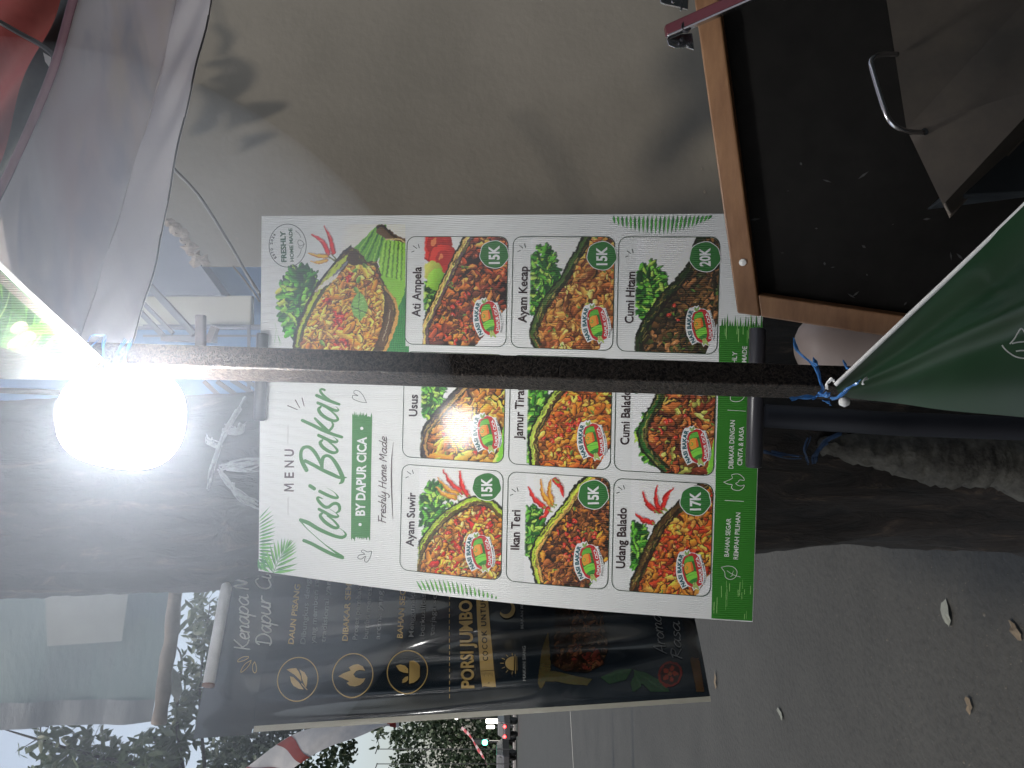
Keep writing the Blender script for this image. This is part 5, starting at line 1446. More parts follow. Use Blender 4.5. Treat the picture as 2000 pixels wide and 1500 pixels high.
qE = lambda pts: [(1080 + x / 4.762, 740 + y / 4.762) for x, y in pts]
pr.stroke(qE([(1785, 160), (1750, 200), (1700, 212), (1655, 200), (1650, 160), (1670, 120), (1640, 60), (1700, 30), (1785, 110)]), 1.1, LW)
pr.build('lettering', band, M['print'])

# ------------------------------------------------------------ dark vinyl banner on the left
ban = thing('dark_banner', 'glossy black vinyl banner with gold icons hanging behind the left side of the menu board', 'banner', P(1387, 1362, 1.5))
def ban_grid(name, u0, u1, v0, v1, nu, nv, off, col, mat_=None, fn=None):
    U, Vv = np.meshgrid(np.linspace(u0, u1, nu), np.linspace(v0, v1, nv))
    p = BANNER.at(U.ravel(), Vv.ravel(), off if fn is None else fn(U.ravel(), Vv.ravel()))
    f = [(i * nu + k, (i + 1) * nu + k, (i + 1) * nu + k + 1, i * nu + k + 1) for i in range(nv - 1) for k in range(nu - 1)]
    c = np.tile(np.asarray(col), (len(p), 1))
    return link_mesh(name, p, f, mat_ or M['banner_print'], ban, True, c)
ban_grid('sheet', -.006, 1, 0, 1, 110, 200, 0, (.010, .016, .022))
ban_grid('sleeve', -.03, 1, .0, .115, 110, 30, 0, (.011, .018, .024), None, lambda u, v: .0035 * np.sin(np.pi * np.clip(v / .115, 0, 1)) + .001)
ban_grid('pale_border', -.020, .004, .118, 1.0, 4, 160, .0012, (.46, .44, .36))
GOLD = ink(190, 160, 98) * np.array([.8]) if False else tuple(np.array(ink(200, 168, 104)) * .66)
SIL = tuple(np.array(ink(190, 190, 184)) * .62); DIM = tuple(np.array(ink(150, 152, 150)) * .45); INKB = (.012, .016, .02)  # DIM: pale ink with the menu board's shadow put into its colour
pr = Print(BANNER, .0060, .00003)
hand(pr, 'Kenapa Nasi', (488.5, 1272), (486, 1095), 17.5, 2.9, SIL, .1)
hand(pr, 'Dapur Cica', (531, 1262), (530, 1092), 17.5, 2.9, SIL, .1)
qk = lambda pts: [(400 + x / 6, 1100 + y / 6) for x, y in pts]
for a in ([(520, 1115), (450, 1122), (400, 1155), (400, 1178), (460, 1165), (515, 1135), (520, 1115)], [(550, 1160), (480, 1205), (435, 1275), (442, 1295), (500, 1250), (540, 1195), (550, 1160)], [(592, 1178), (570, 1220), (575, 1280), (600, 1302), (615, 1270), (608, 1215), (592, 1178)]):
    pr.stroke(qk(a), 1.5, GOLD)
pr.build('headline', ban, M['banner_print'])
qb = lambda pts: [(500 + x / 3.571, 1080 + y / 3.571) for x, y in pts]
pr = Print(BANNER, .0018, .00003)
for c, rx, ry, ro in (((581.8, 1327.5), 39, 43, .35), ((689, 1320), 39, 43, .3), ((795.7, 1313), 39, 42.5, .3)):
    pr.ring(c, rx, ry, 2.0, GOLD, 56, ro)
pr.poly(qb([(215, 815), (245, 808), (282, 806), (300, 830), (315, 865), (318, 900), (268, 850), (232, 828)]), GOLD)
pr.poly(qb([(305, 815), (340, 835), (360, 870), (358, 915), (350, 945), (335, 915), (322, 880), (318, 850)]), GOLD)
pr.poly(qb([(238, 862), (262, 868), (300, 905), (335, 957), (300, 952), (262, 930), (245, 900)]), GOLD)
pr.stroke(qb([(268, 905), (300, 940), (335, 955), (360, 960)]), 1.2, INKB); pr.stroke(qb([(320, 915), (345, 945), (358, 958)]), 1.6, GOLD)
pr.poly(qb([(575, 865), (610, 842), (645, 828), (660, 822), (648, 800), (680, 782), (712, 777), (745, 792), (762, 825), (725, 818), (700, 826), (680, 850), (694, 872), (720, 880), (745, 882), (764, 878), (752, 905), (725, 928), (690, 938), (655, 932), (632, 912), (652, 902), (625, 888), (600, 875)]), GOLD)
pr.poly(qb([(1070, 755), (1100, 752), (1128, 770), (1143, 792), (1143, 870), (1128, 892), (1100, 912), (1068, 918)]), GOLD)
pr.poly(qb([(975, 790), (1005, 780), (1040, 790), (1062, 815), (1062, 845), (1030, 842), (1000, 828)]), GOLD); pr.poly(qb([(1020, 915), (1022, 890), (1040, 872), (1060, 866), (1062, 890), (1045, 908)]), GOLD)
pr.stroke(qb([(1000, 805), (1035, 815), (1060, 840)]), .8, INKB); pr.stroke(qb([(1062, 770), (1066, 915)]), 1.0, INKB, False)
ribbon_ = qb([(1535, 290), (1615, 290), (1632, 500), (1650, 700), (1660, 815), (1674, 935), (1622, 922), (1582, 958), (1568, 860), (1557, 700), (1545, 500)])
ra = catmull([np.array(p_) for p_ in qb([(1535, 290), (1545, 500), (1557, 700), (1568, 860), (1580, 940)])], 6)
rb = catmull([np.array(p_) for p_ in qb([(1615, 290), (1632, 500), (1650, 700), (1660, 815), (1674, 935)])], 6)
nn_ = len(ra); gv = [ra[i] * (1 - k / 6) + rb[i] * k / 6 for i in range(nn_) for k in range(7)]
gf = [(i * 7 + k, i * 7 + k + 1, (i + 1) * 7 + k + 1, (i + 1) * 7 + k) for i in range(nn_ - 1) for k in range(6)]
pr.raw(gv, gf, GOLD); pr.lift(8)
pr.poly(qb([(1578, 939), (1626, 908), (1676, 938), (1676, 942), (1580, 944)]), INKB)
pr.stroke(qb([(1570, 832), (1660, 826)]), 1.2, INKB, False)
for k in range(9): pr.stroke(qb([(1575 + k * 9, 842), (1577 + k * 9, 858 + (k % 3) * 6)]), .5, INKB, False)
pr.lift(8); pr.text('COCOK UNTUK', (953.5, 1292.5), (947.5, 1166), 10.5, INKB, .015, 1.25)
# sun rising over a line, moon
sc_ = (1004, 1298)
pr.poly([(sc_[0] - 17 * math.sin(t), sc_[1] + 14.5 * math.cos(t)) for t in np.linspace(0, math.pi, 18)], GOLD)
pr.stroke([(1006, 1280), (1007, 1318)], 1.2, GOLD, False); pr.stroke([(1009.5, 1284), (1010, 1312)], .8, GOLD, False)
for t in np.linspace(.15, math.pi - .15, 7):
    pr.stroke([(sc_[0] - 20 * math.sin(t), sc_[1] + 17 * math.cos(t)), (sc_[0] - 26 * math.sin(t), sc_[1] + 22 * math.cos(t))], 1.3, GOLD, False)
mo = (990, 1192)
pr.poly([(mo[0] + 16 * math.cos(t), mo[1] + 17 * math.sin(t)) for t in np.linspace(-.9, 2.6, 22)] + [(mo[0] - 3 + 12 * math.cos(t), mo[1] - 4 + 13.5 * math.sin(t)) for t in np.linspace(2.5, -.8, 20)], tuple(np.array(GOLD) * .8))
pr.build('gold_icons', ban, M['banner_print'])
pr = Print(BANNER, .0018, .00003)
T = lambda t, a, b_, cap, col, bo=.008: pr.text(t, a, b_, cap, col, bo)
T('DAUN PISANG', (573.4, 1259.2), (586.8, 1143), 11.2, GOLD, .02)
T('Dibungkus dengan', (596.6, 1258.7), (608, 1117), 10.4, DIM); T('yang memberi rasa', (616.2, 1258), (624, 1118), 10.4, DIM); T('tradisional yang', (636, 1256), (647, 1126), 10.4, DIM)
T('DIBAKAR SEMPURNA', (679.2, 1253), (690.5, 1080), 11.2, GOLD, .02)
T('Proses pembakaran', (698.2, 1251), (709, 1118), 10.2, DIM); T('bumbu meresap', (718.5, 1249.4), (728, 1134), 10.2, DIM); T('aroma yang', (742.2, 1250), (748, 1155), 10.2, DIM)
T('BAHAN SEGAR', (786.2, 1247.5), (794, 1127), 11.2, GOLD, .02)
T('Menggunakan', (808, 1245.2), (811.4, 1145), 10.2, DIM); T('berkualitas', (829, 1243), (831.8, 1160), 10.2, DIM); T('terjaga setiap', (848.6, 1242.4), (855, 1130), 10.2, DIM)
pr.build('lettering', ban, M['banner_print'])
pr = Print(BANNER, .0018, .00003)
for k in range(17):
    y = 1362 - k * 12; pr.stroke([(878, y), (878.2, y - 6.5)], 1.3, GOLD, False)
T('PORSI JUMBO', (925.8, 1344.6), (921, 1172), 25.5, GOLD, .03)
T('MAKAN SIANG', (1027.3, 1331), (1026.3, 1260.6), 6.4, SIL, .0); T('MAKAN MALAM', (1022.5, 1228), (1021.3, 1158), 6.2, DIM, .02)
hand(pr, 'Aroma', (1302, 1278), (1288, 1198), 12, 1.7, DIM, .2); hand(pr, 'Rasa', (1332, 1288), (1326, 1215), 12, 1.7, DIM, .2)
pr.build('promo_lettering', ban, M['banner_print'])
# the dish printed at its foot
BX0, BX1, BY0, BY1, BS = 1160, 1352, 1040, 1385, 1.0
cv = Canvas(int((BX1 - BX0) * BS), int((BY1 - BY0) * BS), C(27, 33, 37))
rs = np.random.RandomState(5)
b8 = lambda pts: [((BX1 - (1100 + y / 3.7037)) * BS, ((860 + x / 3.7037) - BY0) * BS) for x, y in pts]
cv.poly(b8([(700, 870), (730, 620), (780, 480), (800, 760), (790, 800), (740, 900), (720, 920)]), C(130, 112, 62))
cv.poly(b8([(700, 860), (780, 780), (860, 790), (980, 820), (1100, 840), (1060, 890), (940, 880), (830, 860)]), C(120, 112, 66))
dm = cv.mask(b8([(790, 200), (830, 300), (820, 560), (800, 740), (900, 790), (1060, 800), (1180, 740), (1220, 600), (1180, 420), (1160, 200)]))
cv.put((0, 0, cv.w, cv.h), dm, C(38, 26, 20))
food_fill(cv, dm, 190, [C(90, 58, 34), C(110, 72, 44), C(70, 42, 28), C(88, 60, 40)], 3.6, 1.8, C(26, 18, 14), rs)
fm = cv.mask(b8([(920, 600), (1050, 560), (1150, 640), (1180, 740), (1060, 780), (960, 740)])); food_fill(cv, fm, 40, [C(190, 130, 76), C(170, 96, 60), C(150, 60, 44)], 4, 1.6, C(60, 34, 22), rs)
for pts in ([(1150, 830), (1280, 770), (1390, 765), (1340, 850), (1220, 880)], [(1390, 770), (1480, 790), (1620, 870), (1700, 985), (1600, 1010), (1500, 920), (1420, 840)], [(1400, 800), (1470, 820), (1450, 900), (1390, 950), (1370, 880)]):
    cv.poly(b8(pts), C(50, 92, 56)); q_ = b8(pts); cv.line([q_[0], q_[len(q_) // 2]], 1.2, C(90, 130, 90), .8, False)
q_ = b8([(1660, 805)])[0]
cv.ell(q_[0], q_[1], 26, 24, .5, C(150, 44, 34)); cv.ell(q_[0], q_[1], 21, 19, .5, C(70, 30, 24))
for k in range(5):
    t = k * 1.256 + .3; cv.ell(q_[0] + 11 * math.cos(t), q_[1] + 10 * math.sin(t), 5.5, 4.2, t, C(176, 66, 44))
cv.ell(q_[0], q_[1], 4, 4, 0, C(170, 90, 60))
cv.poly(b8([(1800, 690), (1870, 680), (1910, 940), (1850, 945)]), C(112, 78, 44)); cv.poly(b8([(1750, 420), (1830, 420), (1870, 690), (1800, 690)]), C(52, 48, 46))
keep = (np.abs(cv.a - C(27, 33, 37)).sum(-1) > 2).astype(float)
def bfn(X, Y, off):
    u, v = BANNER.inv(BY0 + (Y + .5) / BS, BX1 - (X + .5) / BS); return BANNER.at(u, v, off)
cv.a = np.clip(cv.a, 0, 255) * .58
canvas_mesh('dish_picture', cv, bfn, keep, ban, M['banner_print'], .0014)
mb = MB(); mb.tube([P(407, 1338, 1.515), P(438, 1168, 1.615), P(450, 1110, 1.84), P(456, 1070, 2.0)], .0112, 22)
pipe = tag(mb.build('plastic_pipe', M['pvc'], None, True), 'pale plastic pipe lying along the top sleeve of the dark banner', 'pipe')
mb = MB(); e = P(407, 1338, 1.515) - P(438, 1168, 1.615); e /= np.linalg.norm(e); mb.tube([P(407, 1338, 1.515) - e * .002, P(407, 1338, 1.515) + e * .0025], .0118, 22); mb.build('rusty_rim', M['rust'], pipe, True)

# ------------------------------------------------------------ big sheet with batten at upper left
Lu = [P(-160, 1090, 2.7), P(-160, 1250, 2.62), P(-160, 1436, 2.55)]
Ll = [P(342, 1090, 2.7), P(326, 1250, 2.62), P(303, 1402, 2.55)]
def sf(u, v): return np.array([0, -1, 0]) * (.02 * math.sin(u * 5 + v * 3) + .010 * math.sin(v * 11 + u * 4) * u)
sh = cloth_grid('grey_sheet', (Lu, Ll), 50, 50, sf, M['sheetback'])
tag(sh, 'large grey green sheet with a wooden batten hanging left of the trunk', 'sheet')
cloth_grid('hem', ([p + np.array([0, -.006, 0]) for p in (poly_interp(Lu, np.array([.86, .93, 1.0])))], [p + np.array([0, -.006, 0]) for p in poly_interp(Ll, np.array([.86, .93, 1.0]))]), 20, 60,
           lambda u, v: sf(.86 + .14 * u, v) + np.array([0, -1, 0]) * .004 * math.sin(v * 30), M['sheethem'], parent=sh)
cloth_grid('shown_through_panel', ([P(88, 1158, 2.60), P(92, 1262, 2.58)], [P(250, 1158, 2.60), P(238, 1252, 2.58)]), 12, 12, lambda u, v: np.array([0, 0, 0]),
           mat('mauve_print', (.165, .19, .20), .6, vary=.1, vscale=8), parent=sh)
mb = MB(); q = catmull([P(352, 1095, 2.62), P(340, 1180, 2.58), P(334, 1250, 2.55), P(324, 1300, 2.53), P(318, 1360, 2.51), P(310, 1414, 2.49)], 6)
mb.tube(q, [.024, .024, .023, .022, .023, .021, .019] * 4 + [.019] * 3 if False else np.full(len(q), .0225) + .0016 * np.sin(np.arange(len(q)) * .9), 14)
o = tag(mb.build('wooden_batten', M['batten'], None, True), 'weathered wooden batten along the lower edge of the grey sheet', 'batten')
prism('torn_scrap', [P(*q_, 2.6) for q_ in [(332, 1300), (350, 1318), (356, 1350), (346, 1372), (332, 1352)]], (0, .004, 0), M['paper'], o)

# ------------------------------------------------------------ street beyond: trees, vehicles, lights
def leaf_cluster(mb, blobs, n, L, wr, droop=.3, fold=.25):
    tot = sum(b_[4] for b_ in blobs)
    for bl in blobs:
        c, rx, ry, rz, wgt = bl
        for _ in range(int(n * wgt / tot)):
            v = nrg.normal(0, 1, 3); v /= np.linalg.norm(v); v *= nrg.rand() ** .45
            p = c + v * np.array([rx, ry, rz])
            d = nrg.normal(0, 1, 3); d[2] -= droop * 2; d /= np.linalg.norm(d)
            a = np.cross(d, nrg.normal(0, 1, 3)); a /= np.linalg.norm(a); b_ = np.cross(d, a)
            l = L * nrg.uniform(.6, 1.3); w = l * wr * nrg.uniform(.8, 1.2)
            mb.add([p, p + d * l * .35 + a * w + b_ * w * fold, p + d * l * .75 + a * w * .75 + b_ * w * fold, p + d * l + b_ * l * .12, p + d * l * .75 - a * w * .75 + b_ * w * fold, p + d * l * .35 - a * w + b_ * w * fold, p + d * l * .5],
                   [(0, 1, 6), (1, 2, 6), (2, 3, 6), (3, 4, 6), (4, 5, 6), (5, 0, 6)])
def tree(name, label, base, trunk_pts, r0, limbs, blobs, n, L, wr, mat_, droop=.3):
    t = thing(name, label, 'tree', base)
    mb = MB(); q = catmull(trunk_pts, 5); mb.tube(q, np.linspace(r0, r0 * .45, len(q)), 10); mb.build('trunk', M['bark'], t, True)
    mb = MB()
    for pts, r in limbs:
        q = catmull(pts, 4); mb.tube(q, np.linspace(r, r * .25, len(q)), 6)
    if mb.v:
        o = mb.build('limbs', M['bark'], t, True); o['kind'] = 'stuff'
    mb = MB(); leaf_cluster(mb, blobs, n, L, wr, droop); mb.build('crown', mat_, t, False, 'stuff')
    return t
D1 = 7.0
def B(px, py, d, rpx, rpy, w, rd=.5): return (P(px, py, d), rpy * d / F, rd, rpx * d / F, w)
bl = [B(150, 1475, D1, 70, 34, 5), B(95, 1440, D1, 34, 18, 1.3), B(225, 1500, D1 + .3, 90, 40, 5), B(300, 1470, D1, 50, 50, 4), B(345, 1440, D1 + .4, 30, 55, 2.4), B(385, 1330, D1 + .6, 26, 90, 4.4), B(400, 1215, D1 + .8, 30, 60, 3.4), B(372, 1195, D1, 20, 30, .5), B(150, 1560, D1, 140, 60, 6), B(350, 1380, D1 + .3, 12, 30, 1)]
tx = P(0, 1900, 7.4)[0]
tree('mango_tree', 'broad leaved tree against the sky beyond the grey sheet at the lower left', (tx, 7.4, 0), [(tx, 7.4, 0), (tx + .1, 7.4, 1.5), (tx + .3, 7.3, 3.2)], .16,
     [([P(620, 1850, 7.3), P(480, 1650, 7.2), P(330, 1480, 7.1), P(300, 1440, 7.0)], .05), ([P(360, 1520, 7.1), P(345, 1400, 7.3), P(355, 1290, 7.5), P(335, 1250, 7.6)], .02), ([P(330, 1500, 7.1), P(200, 1480, 7.0), P(60, 1440, 7.0), P(10, 1425, 7)], .022), ([P(400, 1500, 7.2), P(390, 1350, 7.5), P(410, 1180, 7.8)], .018), ([P(95, 1420, 7), P(30, 1402, 7), P(8, 1392, 7)], .006), ([P(70, 1445, 7), P(30, 1470, 7)], .006)],
     bl, 1500, .135, .17, M['leaf'])
D2 = 8.5
tx = P(0, 1800, 9)[0]
tree('leafy_tree', 'smaller leaved tree beyond the lower left corner of the dark banner', (tx, 9.4, 0), [(tx, 9.4, 0), (tx + .1, 9.3, 1.6), (tx + .5, 9.0, 2.8)], .12,
     [([P(760, 1760, 9), P(640, 1600, 8.8), P(560, 1480, 8.6), P(500, 1430, 8.5)], .035)],
     [B(440, 1460, D2, 40, 30, 3), B(510, 1450, D2, 60, 42, 5.5), B(455, 1500, D2, 75, 26, 4), B(585, 1440, D2 + .3, 60, 30, 4), B(660, 1475, D2 + .5, 40, 22, 2.2), B(560, 1520, D2, 80, 40, 4), B(540, 1390, D2 + .6, 90, 26, 4), B(745, 1405, D2, 16, 16, .5), B(742, 1428, D2, 10, 14, .35)], 3000, .075, .28, M['needle'], .1)
# far trees behind the road
D3 = 74
bl = [B(880, 1440, D3, 90, 60, 5, 3), B(830, 1390, D3, 60, 50, 3.5, 3), B(800, 1490, D3, 40, 40, 2, 3), B(920, 1520, D3, 80, 60, 5, 3), B(900, 1330, D3, 90, 60, 5, 3), B(940, 1250, D3, 60, 70, 4, 3), B(960, 1420, D3, 40, 120, 5, 3), B(780, 1440, D3, 24, 22, .8, 2)]
tree('roadside_tree', 'dense dark roadside tree far beyond the road behind the green traffic light', (P(0, 1450, D3)[0], D3, 0), [(P(0, 1450, D3)[0], D3, 0), (P(0, 1450, D3)[0] + .3, D3, 3), (P(0, 1450, D3)[0] + .2, D3, 6)], .3, [], bl, 9000, .42, .3, M['needle'], .1)
hb = [B(982, py, 80, 26, 70, 1, 2) for py in range(1150, 1640, 60)]
mb = MB(); leaf_cluster(mb, hb, 4500, .4, .3, .1)
o = mb.build('far_hedge', M['needle'], None, False, 'stuff')

def vehicle(name, label, cat, px, py, d, w, h, L, body, lights):
    c = P(px, py, d); c[2] = .15
    t = thing(name, label, cat, c)
    prof = [(-.5, .30), (-.5, .62), (-.46, .66), (-.34, 1.0), (-.1, 1.0), (.1, 1.0), (.24, .70), (.46, .60), (.5, .40), (.5, .30)]
    pts = [(y * L, z * h) for y, z in prof]
    mb = MB(); n = len(pts)
    vs = [c + np.array([-w / 2 + (.08 * w if z > .7 * h else 0), y, z]) for y, z in pts] + [c + np.array([w / 2 - (.08 * w if z > .7 * h else 0), y, z]) for y, z in pts]
    mb.add(vs, [tuple(range(n)), tuple(range(2 * n - 1, n - 1, -1))] + [(i, i + n, (i + 1) % n + n, (i + 1) % n) for i in range(n)])
    bevel(mb.build('body', body, t), .04)
    mb = MB(); mb.box(c + np.array([-w * .38, -.5 * L + .14 * L * .55 - .12, .70 * h]), (w * .76, 0, 0), (0, .16, .24 * h), (0, .02, 0)); mb.build('rear_window', M['glass_dark'], t)
    for sx in (-1, 1):
        for sy in (-.3, .3):
            mb = MB(); q = c + np.array([sx * (w / 2 - .1), sy * L, .16]); mb.tube([q - np.array([.1, 0, 0]), q + np.array([.1, 0, 0])], .31, 16); mb.build('wheel', M['tyre'], t)
    for sx, m_ in lights:
        mb = MB(); q = c + np.array([sx, -.5 * L - .02, .62 * h]); mb.tube([q, q - np.array([0, .06, 0])], .10, 12); mb.build('tail_light', m_, t)
    return t
M['tail'] = emission('tail_light', (1, .03, .03), 9); M['lampw'] = emission('white_lamp', (1, .95, .85), 3.0); M['green_l'] = emission('green_lamp', (.08, 1, .55), 14); M['lampdim'] = emission('dim_lamp', (.9, .95, 1), 1.2)
M['violet'] = emission('violet_lamp', (.25, .2, .9), 1.2)
vehicle('parked_car', 'dark car with red tail lights standing across the road', 'car', 1008, 1408, 60, 1.25, 1.35, 3.6, M['car_dark'], [(-.37, M['tail']), (.37, M['tail'])])
vehicle('parked_car', 'dark car without lights left of the one with the red tail lights across the road', 'car', 1008, 1475, 63, 1.8, 1.45, 4.2, M['car_dark'], [])
def signbox(px0, py0, px1, py1, d, label):
    a, b_ = P(px0, py0, d), P(px1, py1, d)
    lo_, hi_ = np.minimum(a, b_), np.maximum(a, b_)
    mb = MB(); mb.box((lo_[0], d, lo_[2]), (hi_[0] - lo_[0], 0, 0), (0, .25, 0), (0, 0, hi_[2] - lo_[2])); o = bevel(mb.build('lit_sign', M['lampw']), .08); tag(o, label, 'sign')
    mb = MB(); mb.bar(((lo_[0] + hi_[0]) / 2, d + .12, .1), ((lo_[0] + hi_[0]) / 2, d + .12, lo_[2] + .1), .1, up=(0, 1, 0)); mb.build('pole', M['car_dark'], o)
signbox(949, 1405, 977, 1414, 66, 'tall white lit sign across the road, the one nearer the dark banner')
signbox(950, 1418, 966, 1424, 66.5, 'short white lit sign across the road beside the tall one')
tl = thing('traffic_light', 'traffic light showing green above the far side of the road', 'traffic light', P(1006, 1450, 64) * np.array([1, 1, 0]))
c = P(947, 1450, 64)
mb = MB(); mb.bar((c[0], 64.2, .1), (c[0], 64.2, c[2] - .35), .12, up=(0, 1, 0)); mb.build('pole', M['car_dark'], tl)
mb = MB(); mb.box(c + np.array([-.2, .02, -.28]), (.4, 0, 0), (0, .25, 0), (0, 0, 1.15)); mb.build('housing', M['car_dark'], tl)
mb = MB(); mb.tube([c + np.array([0, .02, 0]), c + np.array([0, -.05, 0])], .21, 18); mb.build('lens', M['green_l'], tl)
mb = MB(); mb.tube([P(891, 1402.5, 60), P(891, 1402.5, 59.9)], .12, 14); o = mb.build('street_lamp_head', M['lampw']); tag(o, 'small white street lamp high in front of the far trees', 'lamp')
mb = MB(); mb.bar(P(891, 1402.5, 60.1), P(1003, 1402.5, 60.1), .09, up=(0, 1, 0)); mb.build('pole', M['car_dark'], o)
mb = MB(); mb.tube([P(990, 1437, 60), P(990, 1437, 59.9)], .10, 12); tag(mb.build('violet_light', M['violet']), 'tiny violet light low across the road', 'light')

# twisted red and white barrier tape
pts = catmull([P(902, 1421, 6.2), P(918, 1437, 6.1), P(932, 1460, 6.0), (P(945, 1480, 5.9)), P(950, 1492, 5.8)], 10)
mbw, mbr = MB(), MB()
for i in range(len(pts) - 1):
    t = i / 3.0; w = .028
    if (i // 3) % 2: mbr.ribbon(pts[i:i + 2] + np.array([0, -.004, 0]), [w * (.7 + .3 * math.sin(t)), w * (.7 + .3 * math.sin(t + .33))], (0, 1, 0), .6)
mbw.ribbon(pts, [.028 * (.7 + .3 * math.sin(i / 3.0)) for i in range(len(pts))], (0, 1, 0), .6)
o = mbw.build('barrier_tape', mat('pale_tape', (.42, .30, .31), .5)); tag(o, 'twisted red and white barrier tape hanging beside the green traffic light', 'tape')
o['kind'] = 'thing'; mbr.build('red_stripes', mat('red_tape', (.36, .05, .06), .5), o, kind='stuff')
# white and red cloth strip hanging below the dark banner
su = [P(462, 1512, 3.7), P(560, 1442, 3.65), P(650, 1416, 3.6), P(730, 1408, 3.55), P(776, 1405, 3.5)]
sl = [P(552, 1512, 3.6), P(600, 1482, 3.55), P(676, 1446, 3.5), P(738, 1424, 3.48), P(780, 1418, 3.46)]
M['strip'] = mat('white_strip_cloth', (.30, .31, .34), .6, col2=(.42, .42, .44), vscale=9, bump=.5, bscale=14, bdist=.01, translucent=.5)
ff = lambda u, v: np.array([0, -1, 0]) * .015 * math.sin(u * 14 + v * 6)
o = cloth_grid('bunting_strip', (su, sl), 60, 12, ff, M['strip']); tag(o, 'whitish cloth strip with red bands hanging below the left edge of the dark banner', 'bunting')
for a, b_ in ((.0, .06), (.20, .27), (.88, .965)):
    U = np.linspace(a, b_, 6); q1 = [p + np.array([0, -.004, 0]) for p in poly_interp(su, U)]; q2 = [p + np.array([0, -.004, 0]) for p in poly_interp(sl, U)]
    cloth_grid('red_band', (q1, q2), 8, 10, lambda u, v, a=a, b_=b_: ff(a + (b_ - a) * u, v), M['red'], parent=o)
mb = MB(); mb.tube([P(78, 1330, 9), P(79, 1430, 9), P(82, 1560, 9)], .009, 6); tag(mb.build('overhead_wire', M['cable'], None, True), 'overhead wire crossing the sky in front of the broad leaved tree', 'wire')
for py, nm in ((1463, 'small street pole with a short arm against the far sky, nearer the dark banner'), (1492, 'small street pole against the far sky, at the outer edge')):
    mb = MB(); mb.bar(P(735, py, 60), P(1003, py, 60), .05, up=(0, 1, 0)); mb.bar(P(737, py - 1, 60), P(733, py + 9, 60), .08); tag(mb.build('street_pole', M['car_dark']), nm, 'pole')

# ------------------------------------------------------------ printed cloth above, satin cloth below, blue ties
TX0, TX1, TY0, TY1 = 440, 760, -60, 236
def tri_fn():
    A, B_, C_, D_ = P(-60, 740, .70), P(-60, 452, .60), P(198, 704, .735), P(150, 742, .745)
    def fn(u, v):
        u = u[..., None]; v = v[..., None]
        a = A * (1 - u) + B_ * u; b_ = D_ * (1 - u) + C_ * u
        p = a * (1 - v) + b_ * v
        return p + np.array([0, -1, 0]) * .010 * (np.sin(u * 6.5 + v * 3) * (1 - v))
    return fn
TOPC = Surf(tri_fn())
w_, h_ = 150, 170
cv = Canvas(w_, h_, C(70, 120, 60))
rs = np.random.RandomState(8)
for k in range(26):
    g_ = [C(60, 130, 50), C(110, 180, 60), C(40, 96, 44), C(170, 210, 90), C(90, 160, 70)][rs.randint(5)]
    y = rs.uniform(-20, h_ + 20); cv.line([(-5, y), (w_ * .5, y + rs.uniform(-10, 40)), (w_ + 5, y + rs.uniform(0, 70))], rs.uniform(4, 16), g_)
    cv.line([(-5, y + 4), (w_ * .5, y + 20), (w_ + 5, y + 50)], 1.4, C(200, 226, 140), .8)
cv.line([(w_ * .88, -5), (w_ * .9, h_ + 5)], 16, C(170, 160, 146)); cv.line([(w_ * .97, -5), (w_ * .97, h_ + 5)], 10, C(150, 196, 150))
for k in range(5): cv.ell(rs.uniform(30, 110), rs.uniform(20, 140), 16, 7, .7, C(214, 214, 150), hl=C(240, 236, 190))
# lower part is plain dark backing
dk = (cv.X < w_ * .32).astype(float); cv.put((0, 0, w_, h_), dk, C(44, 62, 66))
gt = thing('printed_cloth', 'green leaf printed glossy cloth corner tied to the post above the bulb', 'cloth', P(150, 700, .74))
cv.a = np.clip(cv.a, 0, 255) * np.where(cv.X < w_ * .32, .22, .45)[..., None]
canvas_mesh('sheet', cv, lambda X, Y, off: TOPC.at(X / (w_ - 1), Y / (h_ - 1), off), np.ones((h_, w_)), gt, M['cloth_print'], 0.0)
mb = MB(); q = [TOPC.at(np.array([1.0]), np.array([t]))[0] for t in np.linspace(0, 1, 24)]; mb.tube(q, .0022, 8); mb.build('hem', M['white_plastic'], gt, True)

ap = P(1630, 752, .73)
ue = [ap, P(1750, 638, .70), P(1880, 515, .67), P(2010, 390, .64), P(2180, 225, .60)]
le = [P(1642, 776, .735), P(1750, 788, .72), P(1850, 802, .70), P(2010, 816, .67), P(2180, 835, .63)]
def satf(u, v):
    r = .018 * u * math.exp(-((v - .42 - .12 * (1 - u)) / .10) ** 2) + .006 * math.sin(v * 8 + u * 2) * u
    return np.array([.15, -1, .1]) * r
sat = thing('green_cloth', 'dark green satin cloth with a white hem tied to the lower post', 'cloth', ap)
cloth_grid('sheet', (ue, le), 80, 70, satf, M['satin'], parent=sat)
mb = MB(); q = poly_interp(ue, np.linspace(0, 1, 50)); mb.tube([p + np.array([0, -.0015, 0]) for p in q], .0020, 8); mb.build('hem', M['white_plastic'], sat, True)
mb = MB()
for pts in ([(1957, 674), (1963, 682), (1972, 689.5), (1985, 697), (2004, 700), (2030, 698)], [(1972, 672), (1981, 662), (1988, 650), (1994, 642), (1999, 645), (2006, 660)], [(1976, 671), (1990, 668), (2010, 667)], [(1984, 686), (1996, 684.5), (2010, 686)]):
    q = catmull([P(x, y, .6265 - .00003 * (x - 1957)) for x, y in pts], 5); mb.ribbon(q, .0011, (0, 1, 0))
mb.build('white_emblem', M['white_plastic'], sat)

